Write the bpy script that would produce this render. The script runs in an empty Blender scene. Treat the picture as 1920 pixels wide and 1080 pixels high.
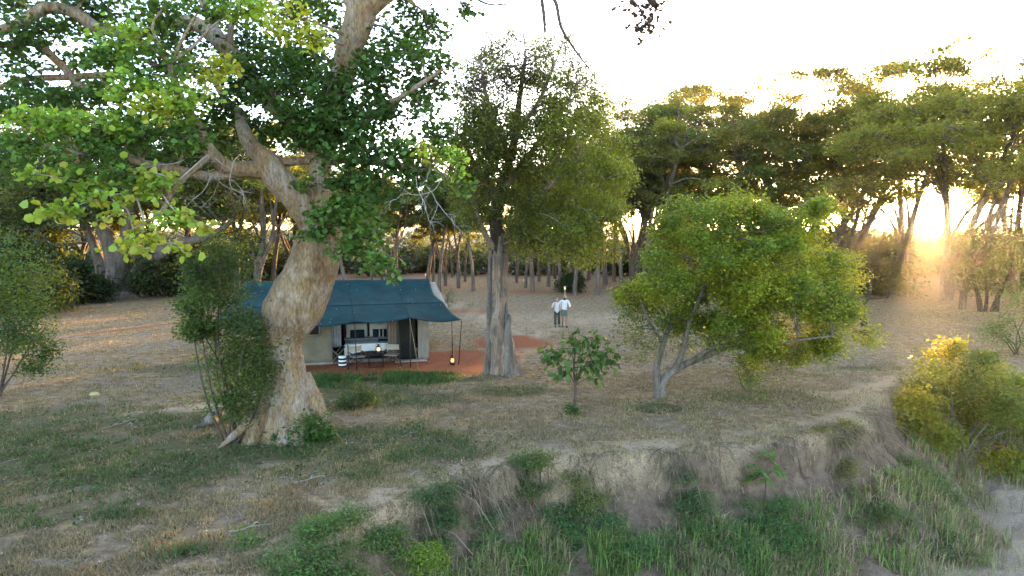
import bpy, math, random
import numpy as np
from mathutils import Vector

SEED = 11
rng = np.random.default_rng(SEED)
random.seed(SEED)
SC = bpy.context.scene
COL = SC.collection
PI = math.pi

# ------------------------------------------------------------------ camera
F, CAM_H = 1280.0, 5.5                      # focal length in pixels of a 1920 wide frame, camera height
PITCH = math.atan(110 / F)
cd = bpy.data.cameras.new('camera')
cam = bpy.data.objects.new('camera', cd)
COL.objects.link(cam)
cam.location = (0, 0, CAM_H)
cam.rotation_euler = (PI / 2 - PITCH, 0, 0)
cd.sensor_width = 36
cd.lens = 24
cd.clip_end = 20000
SC.camera = cam

# ------------------------------------------------------------------ sky, sun, exposure
SUN_AZ, SUN_EL = math.radians(31.0), math.radians(3.3)
w = bpy.data.worlds.new('World')
SC.world = w
w.use_nodes = True
nt = w.node_tree
bg = nt.nodes['Background']
sky = nt.nodes.new('ShaderNodeTexSky')
sky.sky_type = 'NISHITA'
sky.sun_disc = False
sky.sun_elevation = SUN_EL
sky.sun_rotation = SUN_AZ
sky.altitude = 1500
sky.air_density = 0.6
sky.dust_density = 3.5
sky.ozone_density = 0.6
nt.links.new(sky.outputs[0], bg.inputs[0])
bg.inputs[1].default_value = 0.15
sl = bpy.data.lights.new('sun', 'SUN')
sun = bpy.data.objects.new('sun', sl)
COL.objects.link(sun)
sl.energy = 2.4
sl.angle = math.radians(0.6)
sl.color = (1.0, 0.60, 0.24)
sdir = Vector((math.sin(SUN_AZ) * math.cos(SUN_EL), math.cos(SUN_AZ) * math.cos(SUN_EL), math.sin(SUN_EL)))
sun.rotation_euler = (-sdir).to_track_quat('-Z', 'Y').to_euler()
sun.location = (40, 60, 30)
vs = SC.view_settings
vs.view_transform = 'Standard'
vs.look = 'None'
vs.gamma = 1
vs.exposure = 3.95
SC.cycles.use_denoising = True
SC.cycles.max_bounces = 8
SC.cycles.transmission_bounces = 4
SC.cycles.transparent_max_bounces = 6
SC.cycles.sample_clamp_indirect = 6

# ------------------------------------------------------------------ helpers
cp, sp = math.cos(PITCH), math.sin(PITCH)


def ray(px, py):
    u, v = (px - 960) / F, -(py - 540) / F
    return np.array([u, cp + v * sp, -sp + v * cp])


def P(px, py, Y):
    """world point seen at pixel (px, py) of the 1920x1080 frame at world depth Y"""
    d = ray(px, py)
    return np.array([0, 0, CAM_H]) + d * (Y / d[1])


def G(px, py, z=0.0):
    d = ray(px, py)
    return np.array([0, 0, CAM_H]) + d * ((z - CAM_H) / d[2])


def hsh(i, j, seed):
    n = (i.astype(np.int64) * 374761393 + j.astype(np.int64) * 668265263 + seed * 974711) & 0xffffffff
    n = n.astype(np.uint64)
    n = ((n ^ (n >> np.uint64(13))) * np.uint64(1274126177)) & np.uint64(0xffffffff)
    return ((n ^ (n >> np.uint64(16))) & np.uint64(0xffff)).astype(float) / 65535


def vn(x, y, seed=0):
    x = np.asarray(x, float); y = np.asarray(y, float)
    xi, yi = np.floor(x), np.floor(y)
    u, v = x - xi, y - yi
    u, v = u * u * (3 - 2 * u), v * v * (3 - 2 * v)
    a, b = hsh(xi, yi, seed), hsh(xi + 1, yi, seed)
    c, d = hsh(xi, yi + 1, seed), hsh(xi + 1, yi + 1, seed)
    return (a * (1 - u) + b * u) * (1 - v) + (c * (1 - u) + d * u) * v


def fbm(x, y, seed=0, o=4):
    r, a, t = 0, 0.5, 0
    for k in range(o):
        r = r + a * vn(np.asarray(x) * 2 ** k, np.asarray(y) * 2 ** k, seed + k * 17)
        t += a
        a *= 0.5
    return r / t


def sstep(a, b, x):
    t = np.clip((x - a) / (b - a), 0, 1)
    return t * t * (3 - 2 * t)


class Geo:
    """collects vertices, faces and a colour per vertex into one mesh"""

    def __init__(s):
        s.v, s.q, s.t, s.c, s.n = [], [], [], [], 0

    def add(s, v, quads=None, tris=None, col=None):
        v = np.asarray(v, float).reshape(-1, 3)
        s.v.append(v)
        if quads is not None and len(quads):
            s.q.append(np.asarray(quads, np.int64).reshape(-1, 4) + s.n)
        if tris is not None and len(tris):
            s.t.append(np.asarray(tris, np.int64).reshape(-1, 3) + s.n)
        if col is None:
            col = np.ones((len(v), 3))
        s.c.append(np.broadcast_to(np.asarray(col, float), (len(v), 3)))
        s.n += len(v)

    def mesh(s, name, base=(0, 0, 0), smooth=False):
        me = bpy.data.meshes.new(name)
        if not s.v:
            return me
        v = np.concatenate(s.v) - np.asarray(base)
        q = np.concatenate(s.q) if s.q else np.zeros((0, 4), int)
        t = np.concatenate(s.t) if s.t else np.zeros((0, 3), int)
        loops = np.concatenate([q.ravel(), t.ravel()]).astype(np.int32)
        starts = np.concatenate([np.arange(len(q)) * 4, len(q) * 4 + np.arange(len(t)) * 3]).astype(np.int32)
        me.vertices.add(len(v))
        me.vertices.foreach_set('co', v.astype(np.float32).ravel())
        me.loops.add(len(loops))
        me.loops.foreach_set('vertex_index', loops)
        me.polygons.add(len(starts))
        me.polygons.foreach_set('loop_start', starts)
        me.update(calc_edges=True)
        at = me.attributes.new('tint', 'FLOAT_COLOR', 'POINT')
        c = np.concatenate(s.c)
        at.data.foreach_set('color', np.concatenate([c, np.ones((len(c), 1))], 1).astype(np.float32).ravel())
        if smooth:
            me.polygons.foreach_set('use_smooth', np.ones(len(starts), bool))
        return me


def link(name, me, mat, parent=None, loc=None):
    o = bpy.data.objects.new(name, me)
    COL.objects.link(o)
    if mat is not None and me is not None and not me.materials:
        me.materials.append(mat)
    o.parent = parent
    if loc is not None:
        o.location = tuple(loc)
    return o


def build(name, geo, mat, parent=None, base=(0, 0, 0), smooth=False):
    me = geo.mesh(name, base, smooth)
    o = link(name, me, mat, parent)
    if parent is None:
        o.location = tuple(base)
    return o


def tag(o, label, cat, group=None, kind=None):
    o['label'] = label
    if cat:
        o['category'] = cat
    if group:
        o['group'] = group
    if kind:
        o['kind'] = kind
    return o


def thing(name, label, cat, loc, group=None, rz=0):
    o = bpy.data.objects.new(name, None)
    COL.objects.link(o)
    o.location = tuple(loc)
    o.rotation_euler = (0, 0, rz)
    o.empty_display_size = 0.2
    return tag(o, label, cat, group)


def smooth_path(pts, n):
    """Catmull-Rom through control rows (any width), n samples per span"""
    p = np.asarray(pts, float)
    if len(p) < 3:
        t = np.linspace(0, 1, n + 1)[:, None]
        return p[0] * (1 - t) + p[-1] * t
    e = np.vstack([2 * p[0] - p[1], p, 2 * p[-1] - p[-2]])
    out = []
    for i in range(1, len(e) - 2):
        for k in range(n):
            t = k / n
            a, b, c, d = e[i - 1], e[i], e[i + 1], e[i + 2]
            out.append(0.5 * (2 * b + (c - a) * t + (2 * a - 5 * b + 4 * c - d) * t * t + (3 * b - a - 3 * c + d) * t ** 3))
    out.append(e[-2])
    return np.array(out)


def tube(geo, path, rad, sides=7, rough=0.0, col=(1, 1, 1), seed=0, flute=None, cap=True):
    path = np.asarray(path, float)
    n = len(path)
    rad = np.broadcast_to(np.asarray(rad, float), (n,))
    tg = np.gradient(path, axis=0)
    tg /= np.linalg.norm(tg, axis=1)[:, None] + 1e-9
    ref = np.array([0, 0, 1.0]) if abs(tg[0][2]) < 0.9 else np.array([1.0, 0, 0])
    u = np.cross(tg[0], ref)
    u = u / np.linalg.norm(u) if np.linalg.norm(u) > 1e-6 else np.array([0, 1.0, 0])
    an = np.arange(sides) * 2 * PI / sides
    U = np.zeros((n, 3))
    for i in range(n):
        u = u - tg[i] * (u[0] * tg[i][0] + u[1] * tg[i][1] + u[2] * tg[i][2])
        u = u / (math.sqrt(u[0] * u[0] + u[1] * u[1] + u[2] * u[2]) + 1e-9)
        U[i] = u
    W = np.cross(tg, U)
    r = np.repeat(rad[:, None], sides, 1)
    if rough:
        ii = np.arange(n)[:, None]
        r = r * (1 + rough * 2 * (fbm(np.cos(an)[None] * 1.3 + seed * 7.1 + 0 * ii, np.sin(an)[None] * 1.3 + ii * 0.22 + seed, seed, 3) - 0.5))
    if flute is not None:
        r = r * np.array([flute(i / (n - 1), an) for i in range(n)])
    V = path[:, None] + r[:, :, None] * (np.cos(an)[None, :, None] * U[:, None] + np.sin(an)[None, :, None] * W[:, None])
    idx = np.arange(n * sides).reshape(n, sides)
    a = idx[:-1]; b = idx[1:]
    q = np.stack([a, np.roll(a, -1, 1), np.roll(b, -1, 1), b], -1).reshape(-1, 4)
    tris = None
    vv = V.reshape(-1, 3)
    if cap:
        vv = np.vstack([vv, path[-1] + tg[-1] * rad[-1] * 0.4])
        k = n * sides
        tris = [[idx[-1, j], idx[-1, (j + 1) % sides], k] for j in range(sides)]
    geo.add(vv, q, tris, col)


LEAF = {
    'fig': (np.array([[0, 0, 0], [.22, .42, .1], [.72, .40, .06], [1, 0, -.1], [.72, -.40, .06], [.22, -.42, .1]]),
            np.array([[0, 1, 2, 3], [0, 3, 4, 5]])),
    'oval': (np.array([[0, 0, 0], [.45, .27, .04], [1, 0, 0], [.45, -.27, .04]]), np.array([[0, 1, 2, 3]])),
    'long': (np.array([[0, 0, 0], [.45, .16, .03], [1, 0, -.1], [.45, -.16, .03]]), np.array([[0, 1, 2, 3]])),
}


def leaves(geo, pos, size, shape='oval', col=(0.1, 0.15, 0.03), up=0.6, var=0.25, droop=0.2, seed=0):
    """one small face pair per leaf, free orientation biased to face upwards"""
    n = len(pos)
    if n == 0:
        return
    r = rng
    T, Fc = LEAF[shape]
    nm = r.normal(size=(n, 3)); nm[:, 2] = np.abs(nm[:, 2]) + up * 1.5
    nm /= np.linalg.norm(nm, axis=1)[:, None]
    t = r.normal(size=(n, 3)); t[:, 2] -= droop * 2
    t -= nm * np.sum(t * nm, 1)[:, None]
    t /= np.linalg.norm(t, axis=1)[:, None] + 1e-9
    b = np.cross(nm, t)
    s = size * r.uniform(0.65, 1.3, n)
    V = pos[:, None, :] + s[:, None, None] * (T[None, :, 0, None] * t[:, None] + T[None, :, 1, None] * b[:, None] + T[None, :, 2, None] * nm[:, None])
    k = len(T)
    q = (np.arange(n)[:, None, None] * k + Fc[None]).reshape(-1, 4)
    c = np.broadcast_to(np.asarray(col, float), (n, 3)) * r.uniform(1 - var, 1 + var, (n, 1))
    c = c * (1 + r.normal(0, 0.06, (n, 3)))
    geo.add(V.reshape(-1, 3), q, None, np.repeat(np.clip(c, 0.002, 1), k, 0))


def box(geo, c, s, rz=0.0, col=(1, 1, 1)):
    x, y, z = np.asarray(s) / 2
    v = np.array([[-x, -y, -z], [x, -y, -z], [x, y, -z], [-x, y, -z], [-x, -y, z], [x, -y, z], [x, y, z], [-x, y, z]])
    ca, sa = math.cos(rz), math.sin(rz)
    v = v @ np.array([[ca, sa, 0], [-sa, ca, 0], [0, 0, 1]]) + np.asarray(c)
    geo.add(v, [[0, 3, 2, 1], [4, 5, 6, 7], [0, 1, 5, 4], [1, 2, 6, 5], [2, 3, 7, 6], [3, 0, 4, 7]], None, col)


def bar(geo, a, b, r, sides=6, col=(1, 1, 1)):
    a, b = np.asarray(a, float), np.asarray(b, float)
    tube(geo, np.array([a, a * .5 + b * .5, b]), r, sides, col=col)


def lathe(geo, prof, c=(0, 0, 0), sides=16, col=(1, 1, 1)):
    an = np.arange(sides) * 2 * PI / sides
    prof = np.asarray(prof, float)
    V = np.stack([prof[:, 0, None] * np.cos(an), prof[:, 0, None] * np.sin(an), prof[:, 1, None] + 0 * an], -1) + np.asarray(c)
    idx = np.arange(len(prof) * sides).reshape(len(prof), sides)
    a, b = idx[:-1], idx[1:]
    geo.add(V.reshape(-1, 3), np.stack([a, np.roll(a, -1, 1), np.roll(b, -1, 1), b], -1).reshape(-1, 4), None, col)


# ------------------------------------------------------------------ materials
def mat(name):
    m = bpy.data.materials.new(name)
    m.use_nodes = True
    n = m.node_tree
    return m, n, n.nodes['Principled BSDF'], n.nodes['Material Output']


def N(n, t, **kw):
    x = n.nodes.new(t)
    for k, v in kw.items():
        if k in ('loc',):
            continue
        if k.startswith('i_'):
            x.inputs[k[2:].replace('_', ' ')].default_value = v
        else:
            setattr(x, k, v)
    return x


def noise(n, scale, detail=4, rough=0.6, stretch=None, coord='Object'):
    tc = N(n, 'ShaderNodeTexCoord')
    nz = N(n, 'ShaderNodeTexNoise', i_Scale=scale, i_Detail=detail, i_Roughness=rough)
    if stretch:
        mp = N(n, 'ShaderNodeMapping')
        mp.inputs['Scale'].default_value = stretch
        n.links.new(tc.outputs[coord], mp.inputs[0])
        n.links.new(mp.outputs[0], nz.inputs['Vector'])
    else:
        n.links.new(tc.outputs[coord], nz.inputs['Vector'])
    return nz


def ramp(n, src, stops):
    r = N(n, 'ShaderNodeValToRGB')
    while len(r.color_ramp.elements) < len(stops):
        r.color_ramp.elements.new(0.5)
    for e, (p, c) in zip(r.color_ramp.elements, stops):
        e.position = p
        e.color = (*c, 1) if len(c) == 3 else c
    n.links.new(src, r.inputs[0])
    return r


def mixc(n, fac, a, b, bt='MIX'):
    m = N(n, 'ShaderNodeMix', data_type='RGBA', blend_type=bt)
    for s, v in ((m.inputs[0], fac), (m.inputs[6], a), (m.inputs[7], b)):
        if hasattr(v, 'is_output'):
            n.links.new(v, s)
        else:
            s.default_value = v if not isinstance(v, tuple) else ((*v, 1) if len(v) == 3 else v)
    return m.outputs[2]


def bump(n, bs, src, strength=0.5, dist=0.05):
    b = N(n, 'ShaderNodeBump', i_Strength=strength, i_Distance=dist)
    n.links.new(src, b.inputs['Height'])
    n.links.new(b.outputs[0], bs.inputs['Normal'])


def plain(name, col, rough=0.7, var=0.25, scale=8, metallic=0, bmp=0.15):
    m, n, b, o = mat(name)
    nz = noise(n, scale, 5)
    c = np.array(col)
    r = ramp(n, nz.outputs[0], [(0.3, tuple(c * (1 - var))), (0.7, tuple(np.minimum(c * (1 + var), 1)))])
    n.links.new(r.outputs[0], b.inputs['Base Color'])
    b.inputs['Roughness'].default_value = rough
    b.inputs['Metallic'].default_value = metallic
    b.inputs['Specular IOR Level'].default_value = 0.25
    if bmp:
        bump(n, b, nz.outputs[0], bmp, 0.02)
    return m


def leafmat(name, trans=0.45, warm=(1.5, 1.35, 0.5), hue=0.05):
    """leaf colour from the mesh's tint, light passes through the blade"""
    m, n, b, o = mat(name)
    at = N(n, 'ShaderNodeAttribute', attribute_name='tint')
    oi = N(n, 'ShaderNodeObjectInfo')
    hs = N(n, 'ShaderNodeHueSaturation')
    mr = N(n, 'ShaderNodeMapRange')
    mr.inputs[3].default_value = 0.5 - hue / 2
    mr.inputs[4].default_value = 0.5 + hue / 3
    n.links.new(oi.outputs['Random'], mr.inputs[0])
    n.links.new(mr.outputs[0], hs.inputs['Hue'])
    n.links.new(at.outputs['Color'], hs.inputs['Color'])
    n.links.new(hs.outputs[0], b.inputs['Base Color'])
    b.inputs['Roughness'].default_value = 0.55
    b.inputs['Specular IOR Level'].default_value = 0.3
    tr = N(n, 'ShaderNodeBsdfTranslucent')
    c = mixc(n, 1.0, hs.outputs[0], warm, 'MULTIPLY')
    n.links.new(c, tr.inputs[0])
    mx = N(n, 'ShaderNodeMixShader')
    mx.inputs[0].default_value = trans
    n.links.new(b.outputs[0], mx.inputs[1])
    n.links.new(tr.outputs[0], mx.inputs[2])
    n.links.new(mx.outputs[0], o.inputs[0])
    return m


def bark(name, stops, scale=3.0, stretch=(1, 1, 0.35), bstr=0.7, dist=0.06, patch=None):
    m, n, b, o = mat(name)
    nz = noise(n, scale, 8, 0.65, stretch)
    r = ramp(n, nz.outputs[0], stops)
    col = r.outputs[0]
    if patch:
        p2 = noise(n, patch[0], 6, 0.7, (1, 1, 0.55))
        pr = ramp(n, p2.outputs[0], [(patch[1], (0, 0, 0)), (patch[2], (1, 1, 1))])
        col = mixc(n, pr.outputs[0], col, patch[3])
    fine = noise(n, scale * 9, 5, 0.7, stretch)
    fr = ramp(n, fine.outputs[0], [(0.3, (0.45, 0.42, 0.40)), (0.62, (1.2, 1.2, 1.2))])
    col = mixc(n, 1.0, col, fr.outputs[0], 'MULTIPLY')
    n.links.new(col, b.inputs['Base Color'])
    b.inputs['Roughness'].default_value = 0.9
    b.inputs['Specular IOR Level'].default_value = 0.15
    ad = N(n, 'ShaderNodeMath', operation='ADD')
    n.links.new(nz.outputs[0], ad.inputs[0])
    n.links.new(fine.outputs[0], ad.inputs[1])
    bump(n, b, ad.outputs[0], bstr, dist)
    return m


def tintmat(name, rough=0.9, trans=0.0):
    m, n, b, o = mat(name)
    at = N(n, 'ShaderNodeAttribute', attribute_name='tint')
    n.links.new(at.outputs['Color'], b.inputs['Base Color'])
    b.inputs['Roughness'].default_value = rough
    b.inputs['Specular IOR Level'].default_value = 0.15
    if trans:
        tr = N(n, 'ShaderNodeBsdfTranslucent')
        n.links.new(at.outputs['Color'], tr.inputs[0])
        mx = N(n, 'ShaderNodeMixShader')
        mx.inputs[0].default_value = trans
        n.links.new(b.outputs[0], mx.inputs[1])
        n.links.new(tr.outputs[0], mx.inputs[2])
        n.links.new(mx.outputs[0], o.inputs[0])
    return m


def emit(name, col, s):
    m, n, b, o = mat(name)
    b.inputs['Base Color'].default_value = (*col, 1)
    b.inputs['Emission Color'].default_value = (*col, 1)
    b.inputs['Emission Strength'].default_value = s
    return m


M = {}
M['fig_leaf'] = leafmat('fig_leaf', 0.4)
M['leaf'] = leafmat('leaf', 0.45)
M['acacia_leaf'] = leafmat('acacia_leaf', 0.6, (1.5, 1.25, 0.5), 0.06)
M['grass'] = tintmat('grass_blade', 0.8, 0.3)
M['litter'] = tintmat('dry_leaf_litter', 0.9, 0.15)
M['fig_bark'] = bark('fig_bark', [(0.30, (0.18, 0.105, 0.055)), (0.5, (0.36, 0.235, 0.125)), (0.72, (0.46, 0.325, 0.20))],
                     2.0, (1, 1, 0.28), 1.0, 0.10, (2.6, 0.45, 0.68, (0.44, 0.365, 0.30)))
M['pale_bark'] = bark('grey_bark', [(0.3, (0.09, 0.07, 0.055)), (0.7, (0.32, 0.27, 0.23))], 5, (1, 1, 0.2))
M['dark_bark'] = bark('dark_bark', [(0.3, (0.035, 0.025, 0.02)), (0.7, (0.13, 0.095, 0.075))], 5, (1, 1, 0.2))
M['acacia_bark'] = bark('acacia_bark', [(0.3, (0.08, 0.058, 0.045)), (0.7, (0.24, 0.18, 0.14))], 2.5, (1, 1, 0.3))
M['worn_bark'] = bark('stripped_trunk', [(0.3, (0.10, 0.065, 0.045)), (0.5, (0.34, 0.24, 0.17)), (0.7, (0.46, 0.36, 0.28))],
                      2.4, (1.6, 1.6, 0.12), 0.8, 0.06, (2.0, 0.50, 0.60, (0.17, 0.145, 0.125)))
M['twig'] = plain('bare_twig', (0.36, 0.31, 0.27), 0.9, 0.2, 6)
M['brown_twig'] = plain('brown_twig', (0.10, 0.07, 0.05), 0.9, 0.3, 6)

# ------------------------------------------------------------------ ground with the river bank
LIP_PX = [(330, 1180), (420, 1105), (470, 1070), (560, 1025), (690, 965), (800, 915), (900, 885), (1000, 866), (1150, 852), (1300, 842),
          (1440, 826), (1540, 808), (1625, 785), (1652, 748), (1700, 718), (1800, 712), (1960, 705), (2300, 700)]
LIP = np.array([G(*p)[:2] for p in LIP_PX])
POLY = np.vstack([LIP, [[80, 24], [80, -40], [-9, -40], [-5.5, 6]]])


def lip_dist(x, y):
    d = np.full(x.shape, 1e9)
    for a, b in zip(LIP[:-1], LIP[1:]):
        e = b - a
        t = np.clip(((x - a[0]) * e[0] + (y - a[1]) * e[1]) / (e @ e), 0, 1)
        d = np.minimum(d, np.hypot(x - a[0] - t * e[0], y - a[1] - t * e[1]))
    ins = np.zeros(x.shape, bool)
    n = len(POLY)
    for i in range(n):
        (x1, y1), (x2, y2) = POLY[i], POLY[(i + 1) % n]
        if y1 == y2:
            continue
        c = ((y1 > y) != (y2 > y)) & (x < (x2 - x1) * (y - y1) / (y2 - y1) + x1)
        ins ^= c
    return np.where(ins, d, -d)


def gz(x, y):
    x = np.atleast_1d(np.asarray(x, float)); y = np.atleast_1d(np.asarray(y, float))
    z = 0.10 * (fbm(x * 0.35, y * 0.35, 3) - 0.5) + 0.05 * (fbm(x * 1.6, y * 1.6, 5) - 0.5)
    far = np.hypot(x, y)
    z = z * sstep(400, 60, far) + 0 * far
    near = (np.abs(x) < 60) & (y < 45)
    s = np.full(x.shape, -50.0)
    s[near] = lip_dist(x[near], y[near])
    s = s + 0.9 * (fbm(x * 0.9, y * 0.9, 21) - 0.5) * sstep(60, 20, far)
    ch = 0.25 + 0.65 * sstep(-3.5, 1.5, x)
    ch = ch * (0.75 + 0.5 * fbm(x * 0.6, y * 0.6, 8))
    cut = ch * sstep(0, 0.34, s + .35 * (fbm(x * 3.1, y * 3.1, 45, 3) - .5)) + 0.85 * np.clip(s - 0.2, 0, 99)
    depth = 3.0 + 0.5 * (fbm(x * 0.5, y * 0.5, 31) - 0.5)
    cut = np.where(cut > depth - 0.5, depth - 0.5 * np.exp(-(cut - depth + 0.5) / 0.5), cut)
    rill = 0.42 * (fbm(x * 2.3, y * 2.3, 41) - 0.5) * sstep(0.0, 0.6, s)
    return z - np.maximum(cut, 0) + rill - 0.04 * sstep(-0.6, 0, s)


def gz1(x, y):
    return float(gz(x, y)[0])


def on_ground(px, py):
    """the point of the real terrain seen at a pixel, walked along the ray"""
    d = ray(px, py)
    lo = (0.6 - CAM_H) / d[2] if d[2] < -1e-3 else 200
    ts = np.linspace(lo, lo * 2.2, 900)
    q = np.array([0, 0, CAM_H]) + ts[:, None] * d
    h = gz(q[:, 0], q[:, 1])
    k = np.argmax(q[:, 2] < h)
    return np.array([q[k, 0], q[k, 1], h[k]])


def graded(a, b, step, lo, hi, gr=1.22):
    mid = list(np.arange(a, b, step))
    l, s, v = [], step, a
    while v > lo:
        s *= gr; v -= s; l.append(v)
    r, s, v = [], step, mid[-1]
    while v < hi:
        s *= gr; v += s; r.append(v)
    return np.array(l[::-1] + mid + r)


xs = graded(-15, 21, 0.13, -4000, 4000)
ys = graded(8.5, 29, 0.13, -60, 6000)
gx, gy = np.meshgrid(xs, ys)
gzv = gz(gx.ravel(), gy.ravel())
gs = lip_dist(gx.ravel(), gy.ravel())


def blob(x, y, px, py, rx, ry, soft=0.6, seed=0, z=0):
    """soft patch on the ground, centre seen at a pixel, radii in metres"""
    c = G(px, py, z)
    d = np.hypot((x - c[0]) / rx, (y - c[1]) / ry)
    d = d + 0.7 * (fbm(x * 0.9, y * 0.9, 60 + seed) - 0.5)
    return sstep(1 + soft / 2, 1 - soft / 2, d)


def red_mask(x, y):
    m = blob(x, y, 720, 690, 5.2, 1.5, 0.3, 1)
    m = np.maximum(m, blob(x, y, 850, 672, 2.6, 1.9, 0.4, 2))
    m = np.maximum(m, 0.85 * blob(x, y, 960, 642, 1.9, 2.2, 0.5, 3))
    m = np.maximum(m, 0.6 * blob(x, y, 880, 585, 3.0, 1.4, 0.8, 4))
    c1, c2 = G(60, 640), G(420, 598)
    e = c2 - c1
    t = np.clip(((x - c1[0]) * e[0] + (y - c1[1]) * e[1]) / (e[0] ** 2 + e[1] ** 2), -0.6, 1)
    d = np.hypot(x - c1[0] - t * e[0], y - c1[1] - t * e[1])
    m = np.maximum(m, 0.7 * sstep(0.9, 0.25, d + 0.8 * (fbm(x, y, 71) - 0.5)))
    for q in ((900, 553), (1030, 549), (770, 512)):
        m = np.maximum(m, 0.6 * blob(x, y, *q, 4.5, 2.2, 0.8, 5))
    return m


def green_mask(x, y):
    m = 0
    for px, py, rx, ry, a in [(160, 860, 4.6, 2.4, .8), (60, 800, 2.6, 2.4, .75), (330, 790, 3, 1.4, .7), (720, 830, 2.8, 1.6, .85), (700, 745, 2.6, 1.4, 1),
                              (780, 712, 2.4, .6, 1), (640, 712, 2.2, .5, .9), (960, 735, 1.4, .8, .8), (500, 850, 2, .8, .9), (650, 880, 2.5, .8, .5), (300, 690, 4, 1.0, .5),
                              (1240, 765, 1, .5, .8), (1600, 690, 1.2, .5, .6), (330, 1035, .5, .3, 1), (330, 560, 8, 3.5, .6), (1640, 690, 1.3, .5, .7), (1720, 590, 4, 2.5, .35),
                              (1400, 745, 3, 1, .35), (120, 960, 2, .6, .5)]:
        m = np.maximum(m, a * blob(x, y, px, py, rx, ry, 1.0, 9))
    return m


def pale_mask(x, y, s):
    m = 0.85 * sstep(-1.7, -0.3, s + 1.2 * (fbm(x * .8, y * .8, 90) - .5)) * sstep(0.5, 0, s)
    m = np.maximum(m, 0.8 * blob(x, y, 1620, 742, 1.8, 0.9, 0.7, 12))
    m = np.maximum(m, 0.55 * blob(x, y, 1100, 600, 9, 5, 1.2, 13))
    for a, b_ in (((985, 640), (1050, 612)), ((1050, 612), (1180, 590)), ((1180, 590), (1300, 575)), ((990, 640), (900, 590)), ((900, 590), (800, 545)), ((300, 775), (520, 740)), ((-60, 800), (300, 775))):
        c1, c2 = G(*a), G(*b_)
        e = c2 - c1
        t = np.clip(((x - c1[0]) * e[0] + (y - c1[1]) * e[1]) / (e[0] ** 2 + e[1] ** 2), 0, 1)
        m = np.maximum(m, .8 * sstep(.8, .2, np.hypot(x - c1[0] - t * e[0], y - c1[1] - t * e[1]) + .5 * (fbm(x * 1.3, y * 1.3, 73) - .5)))
    return m


rm = red_mask(gx.ravel(), gy.ravel())
gm = green_mask(gx.ravel(), gy.ravel())
pm = pale_mask(gx.ravel(), gy.ravel(), gs)
sand = sstep(1.8, 3.6, gs + 2.0 * (fbm(gx.ravel() * .5, gy.ravel() * .5, 77) - .5)) * sstep(5, 8, gx.ravel())
bank = sstep(0.0, 0.25, gs)
geo = Geo()
ny, nx = gx.shape
idx = np.arange(nx * ny).reshape(ny, nx)
geo.add(np.stack([gx.ravel(), gy.ravel(), gzv], 1),
        np.stack([idx[:-1, :-1], idx[:-1, 1:], idx[1:, 1:], idx[1:, :-1]], -1).reshape(-1, 4), None,
        np.stack([rm, gm, pm], 1))
gme = geo.mesh('ground', smooth=True)
at2 = gme.attributes.new('bank', 'FLOAT_COLOR', 'POINT')
at2.data.foreach_set('color', np.stack([bank, sand, 0 * bank, 1 + 0 * bank], 1).astype(np.float32).ravel())
m, n, b, o = mat('dry_ground')
big = noise(n, 0.45, 5, 0.6)
mid = noise(n, 3.2, 6, 0.7)
fine = noise(n, 26, 6, 0.75)
base = ramp(n, mid.outputs[0], [(0.30, (0.085, 0.058, 0.036)), (0.48, (0.23, 0.165, 0.10)), (0.66, (0.42, 0.31, 0.185))]).outputs[0]
grey = ramp(n, mid.outputs[0], [(0.3, (0.15, 0.115, 0.088)), (0.7, (0.34, 0.265, 0.205))]).outputs[0]
bigr = ramp(n, big.outputs[0], [(0.42, (0, 0, 0)), (0.6, (1, 1, 1))]).outputs[0]
c = mixc(n, bigr, base, grey)
at = N(n, 'ShaderNodeAttribute', attribute_name='tint')
sep = N(n, 'ShaderNodeSeparateColor')
n.links.new(at.outputs['Color'], sep.inputs[0])
ab = N(n, 'ShaderNodeAttribute', attribute_name='bank')
sepb = N(n, 'ShaderNodeSeparateColor')
n.links.new(ab.outputs['Color'], sepb.inputs[0])


def masked(src, nz, k=1.4):
    a = N(n, 'ShaderNodeMath', operation='MULTIPLY_ADD')
    n.links.new(nz, a.inputs[0])
    a.inputs[1].default_value = k
    a.inputs[2].default_value = -k / 2 - 0.5
    s_ = N(n, 'ShaderNodeMath', operation='MULTIPLY_ADD', use_clamp=True)
    n.links.new(src, s_.inputs[0])
    s_.inputs[1].default_value = 2.0
    n.links.new(a.outputs[0], s_.inputs[2])
    return s_.outputs[0]


pale = ramp(n, fine.outputs[0], [(0.3, (0.27, 0.20, 0.145)), (0.7, (0.50, 0.39, 0.29))]).outputs[0]
c = mixc(n, masked(sep.outputs[2], mid.outputs[0]), c, pale)
grn = ramp(n, fine.outputs[0], [(0.35, (0.07, 0.065, 0.035)), (0.65, (0.16, 0.145, 0.075))]).outputs[0]
c = mixc(n, masked(sep.outputs[1], mid.outputs[0]), c, grn)
redc = ramp(n, fine.outputs[0], [(0.3, (0.17, 0.058, 0.03)), (0.7, (0.34, 0.125, 0.065))]).outputs[0]
c = mixc(n, masked(sep.outputs[0], mid.outputs[0], 0.9), c, redc)
soil = ramp(n, mid.outputs[0], [(0.3, (0.085, 0.062, 0.048)), (0.7, (0.25, 0.185, 0.15))]).outputs[0]
c = mixc(n, sepb.outputs[0], c, soil)
snd = ramp(n, fine.outputs[0], [(0.3, (0.28, 0.22, 0.18)), (0.7, (0.45, 0.37, 0.31))]).outputs[0]
c = mixc(n, sepb.outputs[1], c, snd)
fr = ramp(n, fine.outputs[0], [(0.3, (0.66, 0.66, 0.66)), (0.7, (1.25, 1.25, 1.25))]).outputs[0]
c = mixc(n, 1.0, c, fr, 'MULTIPLY')
c = mixc(n, 1.0, c, (1.2, 1.09, 0.93), 'MULTIPLY')
n.links.new(c, b.inputs['Base Color'])
b.inputs['Roughness'].default_value = 0.95
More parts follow.
